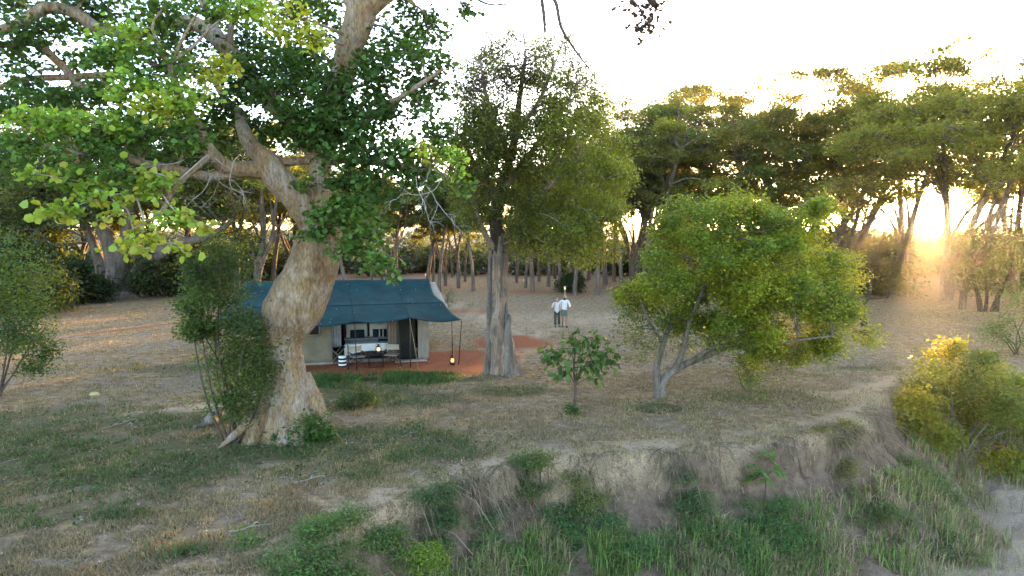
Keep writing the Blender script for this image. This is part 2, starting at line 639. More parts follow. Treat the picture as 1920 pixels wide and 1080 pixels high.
b.inputs['Specular IOR Level'].default_value = 0.1
ad = N(n, 'ShaderNodeMath', operation='MULTIPLY_ADD')
n.links.new(mid.outputs[0], ad.inputs[0]); ad.inputs[1].default_value = 2.0
n.links.new(fine.outputs[0], ad.inputs[2])
bump(n, b, ad.outputs[0], 0.7, 0.06)
M['ground'] = m
go = link('ground', gme, m)
go['kind'] = 'structure'
go['label'] = 'dry grassy clearing dropping over an eroded river bank'


# ------------------------------------------------------------------ tree builders
def px_path(pts, n=6):
    """rows of (px, py, depth, radius in pixels) -> smooth world path and radii in metres"""
    rows = []
    for px, py, Y, r in pts:
        rows.append([*P(px, py, Y), r * Y / F])
    s = smooth_path(rows, n)
    return s[:, :3], np.maximum(s[:, 3], 0.006)


class Tree:
    def __init__(s, base):
        s.base = np.asarray(base, float)
        s.wood, s.twig, s.leaf = Geo(), Geo(), Geo()
        s.nodes, s.nrad = [], []

    def limb(s, path, rad, sides=8, rough=0.12, n_wob=0.0, geo=None, keep=True, flute=None):
        tube(geo or s.wood, path, rad, sides, rough, seed=len(s.nodes) % 97, flute=flute)
        if keep:
            s.nodes.append(path)
            s.nrad.append(np.broadcast_to(rad, (len(path),)))

    def reach(s, target, rmax=0.06, sag=0.0, below=True, wob=0.15, geo=None, segs=7, keep=False, rmin=0.008, minz=None):
        """a curved branch from the nearest limb node (preferring nodes below) to a point"""
        nodes = np.concatenate(s.nodes); nr = np.concatenate(s.nrad)
        d = nodes - target
        cost = np.linalg.norm(d, axis=1)
        if below:
            cost = cost + np.where(d[:, 2] > 0, d[:, 2] * 1.5, 0)
        if minz is not None:
            cost = cost + np.where(nodes[:, 2] < minz, 50, 0)
        k = int(np.argmin(cost))
        a = nodes[k]
        r0 = min(rmax, nr[k] * 0.75)
        L = np.linalg.norm(target - a)
        m1 = a + (target - a) * 0.35 + np.array([0, 0, 0.12 * L - sag * L]) + rng.normal(0, wob * L * 0.5, 3)
        m2 = a + (target - a) * 0.7 + np.array([0, 0, 0.10 * L - sag * L]) + rng.normal(0, wob * L * 0.5, 3)
        pth = smooth_path([a, m1, m2, target], max(2, segs // 3 + 1))
        rr = np.linspace(r0, max(rmin, r0 * 0.3), len(pth))
        tube(geo or s.wood, pth, rr, 6 if r0 > 0.03 else 4, 0.0)
        if keep:
            s.nodes.append(pth); s.nrad.append(rr)
        return pth

    def clump(s, c, R, n, size, shape, col, twigs=8, up=0.6, flat=1.0, rmax=0.05, sag=0, var=0.25, subs=None, spread=0.33, droop=0.2, connect=True, below=True, minz=None):
        c = np.asarray(c, float); R = np.broadcast_to(np.asarray(R, float), (3,))
        pth = s.reach(c, rmax, sag, below=below, minz=minz) if connect else np.array([c])
        k = subs or twigs
        dirs = rng.normal(size=(k, 3)); dirs /= np.linalg.norm(dirs, axis=1)[:, None]
        cen = c + dirs * R * rng.uniform(0.35, 1.0, (k, 1))
        for q in cen[:twigs]:
            a = pth[-1 - rng.integers(0, max(1, min(3, len(pth))))]
            md = a * .5 + q * .5 + rng.normal(0, 0.1, 3) * R
            tube(s.twig, smooth_path([a, md, q], 2), np.linspace(min(0.018, rmax * .4), 0.005, 5), 3)
        which = rng.integers(0, k, n)
        pos = cen[which] + rng.normal(size=(n, 3)) * R * spread
        cc = np.asarray(col, float) * rng.uniform(0.8, 1.2, (k, 1))
        leaves(s.leaf, pos, size, shape, cc[which], up, var, droop)

    def finish(s, root, wood, leafm, trunk='trunk', crown='crown', twig=None):
        tr = build(trunk, s.wood, wood, root, s.base, True)
        if trunk == 'branches':
            tr['kind'] = 'stuff'
        if s.twig.v:
            build('twigs', s.twig, twig or M['brown_twig'], root, s.base, True)['kind'] = 'stuff'
        cr = build(crown, s.leaf, leafm, root, s.base)
        cr['kind'] = 'stuff'
        return cr


# ------------------------------------------------------------------ the great fig tree
fb = G(530, 815)
FY = fb[1]
fig = thing('fig_tree', 'huge leaning fig tree with orange tan trunk in front of the blue tent', 'tree', fb)
T = Tree(fb)


def buttress(t, an):
    k = max(0.0, 1 - t / 0.34)
    lob = 0.5 + 0.5 * np.cos(an * 5 + 0.6 + 1.2 * np.sin(an))
    lob2 = 0.5 + 0.5 * np.cos(an * 11 + 2 * np.sin(2 * an))
    return 1 + k * (0.42 * (lob - 0.4) + 0.12 * (lob2 - .5)) + (0.03 + .10 * max(0, .5 - t)) * (lob2 - .5)


pth, rr = px_path([(530, 862, FY, 88), (532, 825, FY, 76), (535, 785, FY, 63), (535, 745, FY, 52), (534, 700, FY, 40), (530, 655, FY, 36), (534, 615, FY, 46),
                   (552, 572, FY, 54), (575, 530, FY, 50), (590, 495, FY, 46), (598, 460, FY, 43), (603, 425, FY, 36), (603, 400, FY, 24)], 7)
T.limb(pth, rr, 44, 0.10, flute=buttress)
fk = FY
LIMBS = [
    ([(602, 445, fk, 26), (602, 380, fk, 21), (600, 325, fk, 20), (607, 275, fk + .2, 20), (623, 215, fk + .3, 20), (640, 150, fk + .2, 22), (655, 90, fk, 24), (672, 40, fk - .2, 27), (684, 5, fk - .3, 27)], 18),
    ([(680, 20, fk - .3, 22), (715, -8, fk - .4, 19), (760, -40, fk - .5, 16), (820, -90, fk - .8, 13), (900, -150, fk - 1.2, 8)], 12),
    ([(676, 25, fk - .3, 20), (655, -20, fk - .2, 17), (640, -80, fk, 13), (620, -160, fk, 8)], 12),
    ([(600, 470, fk, 33), (588, 420, fk, 29), (555, 372, fk - .2, 27), (520, 335, fk - .4, 27), (500, 300, fk - .5, 23), (497, 285, fk - .5, 17)], 18),
    ([(508, 318, fk - .4, 20), (470, 318, fk - .7, 16), (425, 312, fk - 1.1, 14), (395, 285, fk - 1.5, 12), (368, 235, fk - 1.8, 10), (338, 185, fk - 2.0, 8), (318, 120, fk - 2.2, 6)], 12),
    ([(500, 302, fk - .5, 18), (472, 276, fk - .5, 15), (455, 240, fk - .2, 12), (448, 215, fk + .4, 9), (425, 190, fk + 1.2, 7), (400, 150, fk + 1.6, 5)], 12),
    ([(510, 302, fk - .4, 9), (550, 303, fk - .2, 8), (600, 298, fk, 9)], 8),
    ([(600, 300, fk, 21), (580, 265, fk + .2, 21), (545, 225, fk + .5, 19), (505, 188, fk + .7, 17), (462, 135, fk + 1, 16), (418, 82, fk + 1.1, 16), (372, 48, fk + 1.2, 14), (322, 40, fk + 1.2, 11), (282, 60, fk + 1, 9), (230, 62, fk + .6, 9), (180, 50, fk + .3, 11), (135, 22, fk, 11), (85, 16, fk - .2, 11), (35, 45, fk - .4, 10), (-40, 70, fk - .6, 8)], 12),
    ([(420, 84, fk + 1.1, 9), (398, 40, fk + 1.3, 8), (375, -10, fk + 1.5, 7), (350, -70, fk + 1.6, 5)], 8),
    ([(440, 110, fk + 1.1, 7), (432, 60, fk + .9, 6), (450, 0, fk + .8, 4)], 8),
    ([(260, 68, fk + .8, 8), (215, 140, fk + .6, 7), (160, 165, fk + .4, 8), (115, 122, fk + .2, 7), (65, 82, fk, 7), (0, 84, fk - .3, 6), (-50, 80, fk - .4, 5)], 8),
    ([(215, 140, fk + .5, 6), (120, 145, fk + .8, 6), (40, 150, fk + 1, 5), (-30, 175, fk + 1.2, 4)], 8),
    ([(455, 322, fk - .8, 10), (390, 330, fk - 1.2, 9), (330, 318, fk - 1.6, 9), (265, 306, fk - 2, 7), (215, 292, fk - 2.4, 6), (150, 290, fk - 2.7, 4)], 10),
    ([(606, 275, fk, 10), (650, 250, fk - .5, 8), (705, 215, fk - .9, 6), (770, 170, fk - 1.1, 5), (830, 130, fk - 1.2, 3)], 8),
    ([(612, 300, fk, 9), (660, 300, fk - .7, 7), (720, 305, fk - 1.2, 6), (790, 320, fk - 1.6, 4)], 8),
    ([(612, 420, fk - .3, 7), (650, 405, fk - .8, 6), (690, 420, fk - 1.2, 4), (715, 470, fk - 1.4, 3)], 6),
    ([(395, 290, fk - 1.5, 6), (330, 350, fk - 2.4, 5), (300, 400, fk - 3.0, 4), (250, 430, fk - 3.3, 2.5)], 6),
]
for pts, sd in LIMBS:
    p_, r_ = px_path(pts, 6)
    T.limb(p_, r_, sd, 0.14)
BR, DK, MD = (0.27, 0.38, 0.06), (0.068, 0.125, 0.03), (0.11, 0.19, 0.042)  # BR: light falling on the front left leaves, painted as lighter green
YL = (0.40, 0.42, 0.06)  # yellower step of the light painted into the bright fig clumps
FC = [  # px, py, depth offset, rx, ry in pixels, colour, density
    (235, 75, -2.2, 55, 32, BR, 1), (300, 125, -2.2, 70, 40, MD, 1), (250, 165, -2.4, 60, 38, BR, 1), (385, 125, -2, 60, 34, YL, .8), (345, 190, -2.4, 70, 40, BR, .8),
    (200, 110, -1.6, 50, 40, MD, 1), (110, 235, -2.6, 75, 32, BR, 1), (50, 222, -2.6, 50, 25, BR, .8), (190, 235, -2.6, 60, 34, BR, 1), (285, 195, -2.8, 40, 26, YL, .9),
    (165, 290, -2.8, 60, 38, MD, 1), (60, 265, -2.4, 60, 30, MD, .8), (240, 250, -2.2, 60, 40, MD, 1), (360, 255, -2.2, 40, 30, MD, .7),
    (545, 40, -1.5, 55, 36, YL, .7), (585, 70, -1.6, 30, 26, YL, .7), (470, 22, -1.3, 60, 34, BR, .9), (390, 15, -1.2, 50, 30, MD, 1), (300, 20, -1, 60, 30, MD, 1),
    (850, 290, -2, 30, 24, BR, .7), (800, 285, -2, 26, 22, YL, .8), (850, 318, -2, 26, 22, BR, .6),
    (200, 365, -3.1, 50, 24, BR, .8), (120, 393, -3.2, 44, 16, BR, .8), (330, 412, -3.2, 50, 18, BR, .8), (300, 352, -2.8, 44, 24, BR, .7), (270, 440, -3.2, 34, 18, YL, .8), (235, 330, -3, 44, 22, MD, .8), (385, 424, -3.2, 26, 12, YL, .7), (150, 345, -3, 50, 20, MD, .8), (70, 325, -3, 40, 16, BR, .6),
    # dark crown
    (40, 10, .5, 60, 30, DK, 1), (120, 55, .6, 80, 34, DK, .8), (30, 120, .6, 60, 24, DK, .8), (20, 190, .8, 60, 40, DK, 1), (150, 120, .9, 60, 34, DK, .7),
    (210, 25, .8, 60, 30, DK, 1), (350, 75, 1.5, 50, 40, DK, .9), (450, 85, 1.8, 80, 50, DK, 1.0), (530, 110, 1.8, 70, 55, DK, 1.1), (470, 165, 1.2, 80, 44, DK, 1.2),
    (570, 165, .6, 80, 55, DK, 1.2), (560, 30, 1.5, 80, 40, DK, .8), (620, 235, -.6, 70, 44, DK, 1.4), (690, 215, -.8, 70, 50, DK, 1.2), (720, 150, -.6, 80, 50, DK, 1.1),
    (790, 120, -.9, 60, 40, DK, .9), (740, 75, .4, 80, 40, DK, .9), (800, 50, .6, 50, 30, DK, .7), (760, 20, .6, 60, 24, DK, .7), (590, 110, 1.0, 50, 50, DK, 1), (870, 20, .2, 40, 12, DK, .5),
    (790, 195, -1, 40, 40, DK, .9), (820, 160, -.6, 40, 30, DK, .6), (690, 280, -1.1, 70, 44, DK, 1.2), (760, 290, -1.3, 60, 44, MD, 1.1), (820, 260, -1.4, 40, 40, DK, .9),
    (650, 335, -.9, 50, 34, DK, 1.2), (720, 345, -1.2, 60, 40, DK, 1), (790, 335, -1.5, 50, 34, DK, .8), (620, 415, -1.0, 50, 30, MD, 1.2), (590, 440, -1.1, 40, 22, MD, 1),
    (670, 400, -1.1, 44, 36, MD, 1.1), (690, 445, -1.3, 44, 34, MD, 1.2), (705, 490, -1.5, 34, 26, MD, 1.1), (735, 520, -1.6, 14, 24, MD, .8), (650, 460, -1.2, 40, 24, MD, 1),
    (640, 300, -1, 40, 30, MD, .7), (520, 250, .4, 50, 36, DK, .9), (420, 200, .4, 60, 40, DK, .9), (330, 260, -.5, 60, 40, DK, .9), (390, 245, .8, 60, 40, DK, .7), (250, 300, -.8, 60, 30, DK, .9),
    (100, 320, -1, 70, 34, DK, .8), (20, 300, -.6, 50, 40, DK, .8), (560, 260, -.4, 40, 26, DK, .9), (430, 270, .6, 40, 24, DK, .6), (870, 350, -2, 20, 20, MD, .6),
    (615, 205, -1.1, 44, 36, DK, 1.1), (600, 255, -1.0, 40, 30, DK, 1), (555, 215, -.8, 44, 34, DK, 1), (515, 180, -.6, 44, 34, DK, .9), (645, 180, -.8, 40, 40, DK, 1), (600, 150, -.7, 30, 40, DK, .9), (455, 130, .2, 40, 34, DK, .8), (570, 345, -.9, 26, 20, MD, .6), (640, 380, -1.1, 34, 26, MD, .9),
    (70, 60, -.4, 60, 30, DK, 1), (20, 90, -.2, 50, 24, DK, .8), (120, 190, -.6, 70, 34, DK, 1), (50, 160, -.4, 50, 26, DK, .8), (200, 180, -.8, 50, 34, DK, .9), (290, 60, -.2, 50, 34, DK, .9), (160, 0, .2, 70, 26, DK, 1), (260, 230, -.6, 50, 34, DK, .9), (480, 240, .2, 36, 26, DK, .8),
    (640, 60, 1.2, 30, 30, DK, .7), (690, 100, .9, 30, 30, DK, .8), (600, 0, 1.4, 60, 20, DK, .8),
]
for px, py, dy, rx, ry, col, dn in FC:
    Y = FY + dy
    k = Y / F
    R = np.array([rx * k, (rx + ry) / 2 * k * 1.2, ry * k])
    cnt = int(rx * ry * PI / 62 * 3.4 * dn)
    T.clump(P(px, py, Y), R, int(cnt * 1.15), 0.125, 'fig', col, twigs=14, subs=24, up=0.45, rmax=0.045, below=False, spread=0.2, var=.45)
T.finish(fig, M['fig_bark'], M['fig_leaf'])

# the nearest leaves of the low left spray, one object each
tw = Geo()
sprays = [[(395, 285, 16.4), (300, 360, 15.2), (205, 365, 14.8), (120, 395, 14.6), (70, 402, 14.5)], [(300, 360, 15.2), (335, 400, 14.7), (400, 428, 14.5)],
          [(255, 365, 15.0), (270, 425, 14.7), (250, 470, 14.6), (320, 455, 14.5), (350, 478, 14.5)], [(270, 425, 14.7), (225, 470, 14.6)], [(205, 365, 14.8), (150, 340, 14.8), (60, 325, 14.7)],
          [(300, 360, 15.2), (310, 330, 15), (240, 320, 14.9)], [(205, 365, 14.8), (220, 395, 14.7), (180, 415, 14.6)]]
tips = []
for s_ in sprays:
    p_ = smooth_path([P(*q) for q in s_], 5)
    tube(tw, p_, np.linspace(0.022, 0.006, len(p_)), 5, 0.1)
    for q in p_[3:]:
        tips.append(q)
build('spray_twig', tw, M['twig'], fig, fb, True)
lms = []
for k in range(6):
    g = Geo()
    t_, f_ = LEAF['fig']
    v = t_ * np.array([1, 1.05, 1]) + np.array([0, 0, 0])
    v[:, 2] *= rng.uniform(0.5, 2.0)
    c_ = np.array(BR if k < 3 else YL) * rng.uniform(0.85, 1.2)  # near spray carries the same painted light as the bright clumps
    g.add(v, f_, None, c_)
    lms.append(g.mesh('leaf'))
    lms[-1].materials.append(M['fig_leaf'])
for k in range(300):
    q = tips[rng.integers(0, len(tips))] + rng.normal(size=3) * np.array([.15, .15, .09]) + np.array([0, 0, .02])
    l = link('leaf', lms[k % 6], None, fig, q - fb)
    l.rotation_euler = (rng.normal(0, .6) + 0.5, rng.normal(0.4, .5), rng.uniform(0, 2 * PI))
    s_ = 0.17 * rng.uniform(0.6, 1.3)
    l.scale = (s_, s_, s_)
# aerial roots, side roots
for pts in ([(500, 745, FY - .2, 10), (472, 785, FY - .6, 10), (440, 815, FY - 1.0, 7), (408, 842, FY - 1.3, 2)], [(565, 705, FY + .1, 18), (582, 740, FY, 19), (598, 772, FY - .1, 14), (612, 802, FY - .2, 3)],
            [(515, 735, FY - .2, 14), (493, 785, FY - .55, 17), (475, 825, FY - .85, 12), (462, 860, FY - 1.1, 3)], [(545, 735, FY - .3, 12), (536, 785, FY - .65, 12), (530, 825, FY - .8, 9), (526, 862, FY - .9, 3)]):
    g = Geo()
    p_, r_ = px_path(pts, 6)
    tube(g, p_, r_, 12, 0.2)
    build('root', g, M['fig_bark'], fig, fb, True)
# dead dangling twigs on the right side of the crown and the bare hanging branch above the middle tree
g = Geo()


def scraggle(g, a, d, L, r, depth):
    pts = [a]
    d = np.asarray(d, float)
    for k in range(5):
        d = d + rng.normal(0, 0.28, 3); d /= np.linalg.norm(d)
        pts.append(pts[-1] + d * L / 5)
    p_ = smooth_path(pts, 2)
    tube(g, p_, np.linspace(r, r * 0.4, len(p_)), 4)
    if depth:
        for k in range(3):
            scraggle(g, pts[2 + k], d + rng.normal(0, 0.6, 3), L * 0.55, r * 0.6, depth - 1)


for q in ((780, 330), (800, 350), (825, 340), (450, 290), (420, 300), (345, 300), (270, 330), (395, 330)):
    scraggle(g, P(*q, FY - 1.8), (0.4 if q[0] > 500 else -.2, -.2, -0.8), 1.3, 0.012, 2)
build('dead_twig', g, M['twig'], fig, fb, True)['kind'] = 'stuff'
g = Geo()
p_, r_ = px_path([(980, -60, 16, 5), (1010, -20, 16, 4), (1018, 15, 16, 3.4), (1022, 60, 16, 2.5)], 6)
tube(g, p_, r_, 6, 0.1)
p2, r2 = px_path([(1012, -20, 16, 3.5), (1040, 0, 16, 3.5), (1052, 50, 16, 3), (1072, 85, 16, 2.4), (1105, 130, 16, 1.5)], 6)
tube(g, p2, r2, 6, 0.1)
for k in range(16):
    q = (p_ if k % 2 else p2)[rng.integers(5, 17)]
    scraggle(g, q, rng.normal(0, .5, 3) + np.array([0.1, 0, -.6]), 0.7, 0.010, 1)
p3, r3 = px_path([(830, -60, 15.5, 4), (900, 2, 15.5, 2), (950, 10, 15.5, 1.2)], 5)
tube(g, p3, r3, 5)
p4, r4 = px_path([(1100, -70, 15.5, 4), (1160, -20, 15.5, 3), (1195, 10, 15.5, 2), (1212, 45, 15.5, 1.2)], 5)
tube(g, p4, r4, 5)
p5, r5 = px_path([(900, -150, 16.4, 7), (980, -110, 16, 6), (1060, -110, 15.7, 5), (1120, -80, 15.5, 4)], 5)
tube(g, p5, r5, 6)
p6, r6 = px_path([(940, -130, 16.2, 6), (960, -90, 16, 5), (985, -55, 16, 5)], 4)
tube(g, p6, r6, 6)
for k in range(8):
    scraggle(g, p3[rng.integers(4, 10)], rng.normal(0, .4, 3) + np.array([.6, 0, .1]), 0.6, 0.008, 1)
hb = build('hanging_branch', g, M['brown_twig'], fig, fb, True)
g = Geo()
pos = np.concatenate([P(1195, 10, 15.5) + rng.normal(size=(60, 3)) * [.25, .2, .1], P(1212, 42, 15.5) + rng.normal(size=(110, 3)) * [.17, .2, .17], P(1228, 10, 15.5) + rng.normal(size=(50, 3)) * [.12, .2, .1]])
leaves(g, pos, 0.10, 'fig', (0.05, 0.035, 0.03), 0.3)
build('leaf_sprig', g, M['fig_leaf'], fig, fb)['kind'] = 'stuff'

# ------------------------------------------------------------------ the tall middle tree
mb = G(945, 700)
MY = mb[1]
mt = thing('tall_tree', 'tall tree with stripped tan trunk right of the tent, fine hanging leaves', 'tree', mb)
T = Tree(mb)


def knob(t, an):
    k = max(0.0, 1 - t / 0.3)
    return 1 + 0.10 * np.cos(an * 7 + 3 * t) + k * 0.25 * np.cos(an * 3 + 1) + 0.07 * np.cos(an * 13 + t * 9)


pth, rr = px_path([(948, 722, MY, 42), (946, 700, MY, 32), (941, 660, MY, 24), (936, 620, MY, 20), (934, 580, MY, 16.5), (935, 530, MY, 15.5), (937, 480, MY, 15), (936, 450, MY, 14), (932, 430, MY, 11)], 6)
up_, ur_ = px_path([(938, 475, MY, 15), (933, 440, MY, 14), (929, 405, MY, 12), (938, 365, MY, 12), (944, 335, MY, 9), (958, 290, MY, 8), (968, 240, MY, 7), (975, 180, MY, 5), (985, 110, MY, 3)], 5)
gu = Geo()
T.limb(up_, ur_, 14, 0.3, geo=gu)
build('upper_trunk', gu, M['dark_bark'], mt, mb, True)
T.limb(pth, rr, 26, 0.22, flute=knob)
for pts in ([(940, 450, MY, 8), (965, 430, MY - .3, 7), (995, 385, MY - .6, 6), (1040, 340, MY - .8, 5), (1085, 300, MY - 1, 4)], [(938, 400, MY, 9), (920, 350, MY, 7), (885, 300, MY + .3, 5), (868, 250, MY + .5, 3)],
            [(945, 350, MY, 8), (985, 300, MY + .4, 6), (1030, 240, MY + .6, 5), (1070, 180, MY + .6, 3)], [(930, 470, MY - .1, 6), (905, 430, MY - .5, 5), (890, 380, MY - .8, 3)],
            [(958, 300, MY, 7), (930, 240, MY - .3, 5), (910, 170, MY - .5, 3), (900, 110, MY - .5, 2)], [(968, 250, MY, 6), (1010, 190, MY - .4, 4), (1040, 120, MY - .5, 2.5)],
            [(960, 440, MY, 7), (1010, 400, MY + 1, 5), (1070, 370, MY + 1.6, 4), (1120, 340, MY + 2, 3)]):
    p_, r_ = px_path(pts, 5)
    T.limb(p_, r_, 8, 0.14)
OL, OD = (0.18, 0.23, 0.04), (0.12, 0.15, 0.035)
PU = (0.085, 0.062, 0.045)
for k in range(165):
    # envelope of the crown: narrow sparse top, broad skirt drooping on the right
    while True:
        px, py = rng.uniform(845, 1175), 50 + 430 * rng.uniform(0, 1) ** .8
        e1 = ((px - 1000) / 150) ** 2 + ((py - 290) / 180) ** 2
        e2 = ((px - 995) / 128) ** 2 + ((py - 150) / 100) ** 2
        e3 = ((px - 1090) / 80) ** 2 + ((py - 330) / 155) ** 2
        e4 = ((px - 905) / 62) ** 2 + ((py - 310) / 110) ** 2
        if (e1 < 1 and not (px < 920 and py > 420)) or e2 < 1 or e3 < 1 or e4 < 1:
            break
    dn = 0.5 if py < 210 else 1.0
    col = PU if py < 190 and rng.random() < .4 else (OL if px > 1040 or rng.random() < 0.3 else OD)  # right side lighter: backlight of the sun painted into the leaf colour
    R = np.array([rng.uniform(.45, .8), .7, rng.uniform(.4, .75)])
    T.clump(P(px, py, MY + rng.uniform(-2.3, 2.3)), R, int(520 * dn), 0.118, 'oval', col, twigs=12, subs=16, up=0.3, rmax=0.035, spread=0.26, minz=3.6, var=.4)
for px, py in ((872, 215), (890, 250), (905, 190), (880, 290), (915, 230), (935, 260), (900, 320), (870, 340), (890, 370), (925, 300), (960, 215), (985, 250), (1010, 220), (1040, 200), (1065, 235), (1090, 190), (1020, 265), (955, 170), (925, 140), (895, 150), (1060, 160), (1095, 150), (1075, 110), (910, 100), (945, 85), (1030, 85), (905, 400), (880, 410), (1110, 220), (865, 260)):
    T.clump(P(px, py, MY + rng.uniform(-1.6, 1.6)), np.array([.6, .6, .55]) * rng.uniform(.75, 1.2), 330, 0.118, 'oval', PU if py < 130 and rng.random() < .5 else (OL if rng.random() < .5 else OD), twigs=12, subs=16, up=0.3, rmax=0.035, spread=0.3, minz=3.6, var=.4)
for k in range(34):     # hanging strands of the skirt
    px = rng.uniform(975, 1172)
    top = rng.uniform(330, 420)
    q = P(px, top, MY + rng.uniform(-1.5, 1.5))
    L = rng.uniform(.8, 2.0)
    pos = q + np.stack([rng.normal(0, .22, 300), rng.normal(0, .22, 300), -rng.uniform(0, L, 300)], 1)
    leaves(T.leaf, pos, 0.115, 'long', OL, 0.0, 0.3, 1.0)
    tube(T.twig, np.array([q + [0, 0, .3], q - [0, 0, L * .5], q - [0, 0, L]]), 0.006, 3)
T.finish(mt, M['worn_bark'], M['leaf'])
g = Geo()   # bark hollow and grey bark strip
pp, r_ = px_path([(958, 715, MY - .45, 14), (955, 665, MY - .42, 10), (952, 625, MY - .38, 7), (956, 590, MY - .3, 3)], 6)
tube(g, pp, r_, 10, 0.4)
pp, r_ = px_path([(968, 716, MY - .2, 11), (958, 665, MY - .2, 7), (951, 610, MY - .2, 5), (948, 560, MY - .15, 2)], 6)
tube(g, pp, r_, 10, 0.4)
pp, r_ = px_path([(915, 712, MY - .1, 11), (917, 665, MY - .1, 8), (917, 610, MY - .1, 5), (918, 540, MY - .1, 5), (920, 470, MY, 4)], 6)
tube(g, pp, r_, 10, 0.4)
build('bark_ridge', g, M['pale_bark'], mt, mb, True)

# ------------------------------------------------------------------ big rounded bush tree on the right
bb = G(1238, 745)
BY = bb[1]
bt = thing('bushy_tree', 'wide round bright green bushy tree with forked grey trunk in the right middle', 'tree', bb)
T = Tree(bb)
for pts in ([(1236, 755, BY, 14), (1240, 725, BY, 12), (1255, 700, BY, 10), (1290, 680, BY, 9), (1335, 662, BY, 8), (1385, 635, BY, 7), (1440, 590, BY, 6), (1500, 550, BY, 4)],
            [(1234, 750, BY, 12), (1232, 715, BY, 10), (1232, 685, BY, 8), (1245, 640, BY, 6), (1265, 590, BY + .3, 5), (1290, 520, BY + .4, 4), (1300, 440, BY + .4, 2.5)],
            [(1262, 698, BY, 8), (1280, 660, BY - .3, 7), (1292, 610, BY - .4, 5), (1320, 540, BY - .4, 4), (1360, 470, BY - .3, 3)],
            [(1290, 682, BY, 6), (1340, 650, BY - .4, 5), (1400, 650, BY - .8, 4), (1480, 640, BY - 1.2, 3), (1560, 630, BY - 1.3, 2)],
            [(1240, 640, BY, 4), (1215, 600, BY - .5, 3), (1200, 560, BY - .6, 2)], [(1400, 625, BY, 5), (1450, 540, BY + .8, 4), (1490, 460, BY + 1, 3), (1520, 410, BY + 1, 2)]):
    p_, r_ = px_path(pts, 5)
    T.limb(p_, r_ * .78, 10, 0.3)
for k in range(165):
    while True:
        px, py = rng.uniform(1165, 1635), rng.uniform(370, 690)
        e = ((px - 1375) / 215) ** 2 + ((py - 535) / 150) ** 2
        e2 = ((px - 1530) / 105) ** 2 + ((py - 600) / 60) ** 2
        e3 = ((px - 1310) / 60) ** 2 + ((py - 420) / 55) ** 2
        e4 = ((px - 1525) / 35) ** 2 + ((py - 410) / 40) ** 2
        if (e < 1 and not (py > 620 and px < 1330) and not (py > 640 and 1330 < px < 1380)) or e2 < 1 or e3 < 1 or e4 < 1:
            break
    dm = max(0.25, 1 - e) ** 0.5
    Y = BY + rng.uniform(-1, 1) * 3.0 * dm
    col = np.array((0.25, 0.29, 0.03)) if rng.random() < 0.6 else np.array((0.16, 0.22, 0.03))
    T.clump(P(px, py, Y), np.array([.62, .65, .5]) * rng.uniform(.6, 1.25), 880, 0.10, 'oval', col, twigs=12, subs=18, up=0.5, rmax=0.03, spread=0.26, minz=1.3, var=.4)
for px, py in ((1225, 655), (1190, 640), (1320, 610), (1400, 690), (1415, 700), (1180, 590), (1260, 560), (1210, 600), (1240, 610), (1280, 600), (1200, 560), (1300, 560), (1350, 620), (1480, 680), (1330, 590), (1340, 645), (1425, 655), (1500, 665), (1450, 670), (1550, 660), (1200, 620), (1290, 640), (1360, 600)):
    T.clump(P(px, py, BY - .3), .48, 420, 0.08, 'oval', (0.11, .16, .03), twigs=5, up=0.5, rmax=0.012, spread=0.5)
fr_pos = P(1375, 545, BY - 2.4) + rng.normal(size=(16, 3)) * [1.3, .3, .8]
leaves(T.leaf, fr_pos, 0.07, 'fig', (0.6, 0.42, 0.03), .3)
T.finish(bt, M['pale_bark'], M['leaf'])
g = Geo()
pp, r_ = px_path([(1366, 660, BY - .2, 3), (1380, 658, BY - .5, 4), (1396, 661, BY - .9, 3)], 4)
tube(g, pp, r_, 6, .2)
build('broken_branch', g, plain('pale_wood', (.42, .38, .34)), bt, bb, True)


# ------------------------------------------------------------------ shrubs
def shrub(name, label, base, clumps, col, leaf=0.07, n=300, shape='oval', cat='shrub', stems=5, group=None, wood='brown_twig', spread=.42, r0=.035, cols=None, leafm='leaf'):
    root = thing(name, label, cat, base, group)
    T = Tree(base)
    cs = np.array([c[:3] for c in clumps])
    for k in range(stems):
        tgt = cs[rng.integers(0, len(cs))]
        a = base + np.array([rng.normal(0, .12), rng.normal(0, .12), -.05])
        mid_ = a * .55 + tgt * .45 + rng.normal(0, .15, 3) * np.array([1, 1, .3])
        p_ = smooth_path([a, mid_, tgt], 6)
        g = Geo()
        T.limb(p_, np.linspace(r0, .012, len(p_)), 6, .2, geo=g)
        build('stem', g, M[wood], root, base, True)
    for c in clumps:
        cc = col if cols is None else cols[rng.integers(0, len(cols))]
        T.clump(c[:3], np.array([c[3], c[3], c[4]]), int((n * c[5] if len(c) > 5 else n) * 1.7), leaf * 1.12, shape, cc, twigs=6, subs=10, up=.4, rmax=.015, spread=spread)
    T.finish(root, M[wood], M[leafm], trunk='branches')
    return root


def px_clumps(lst, Y, jit=.6):
    out = []
    for q in lst:
        px, py, rx, ry = q[:4]
        y = Y + rng.uniform(-jit, jit)
        out.append((*P(px, py, y), rx * y / F, ry * y / F, q[4] if len(q) > 4 else 1))
    return out


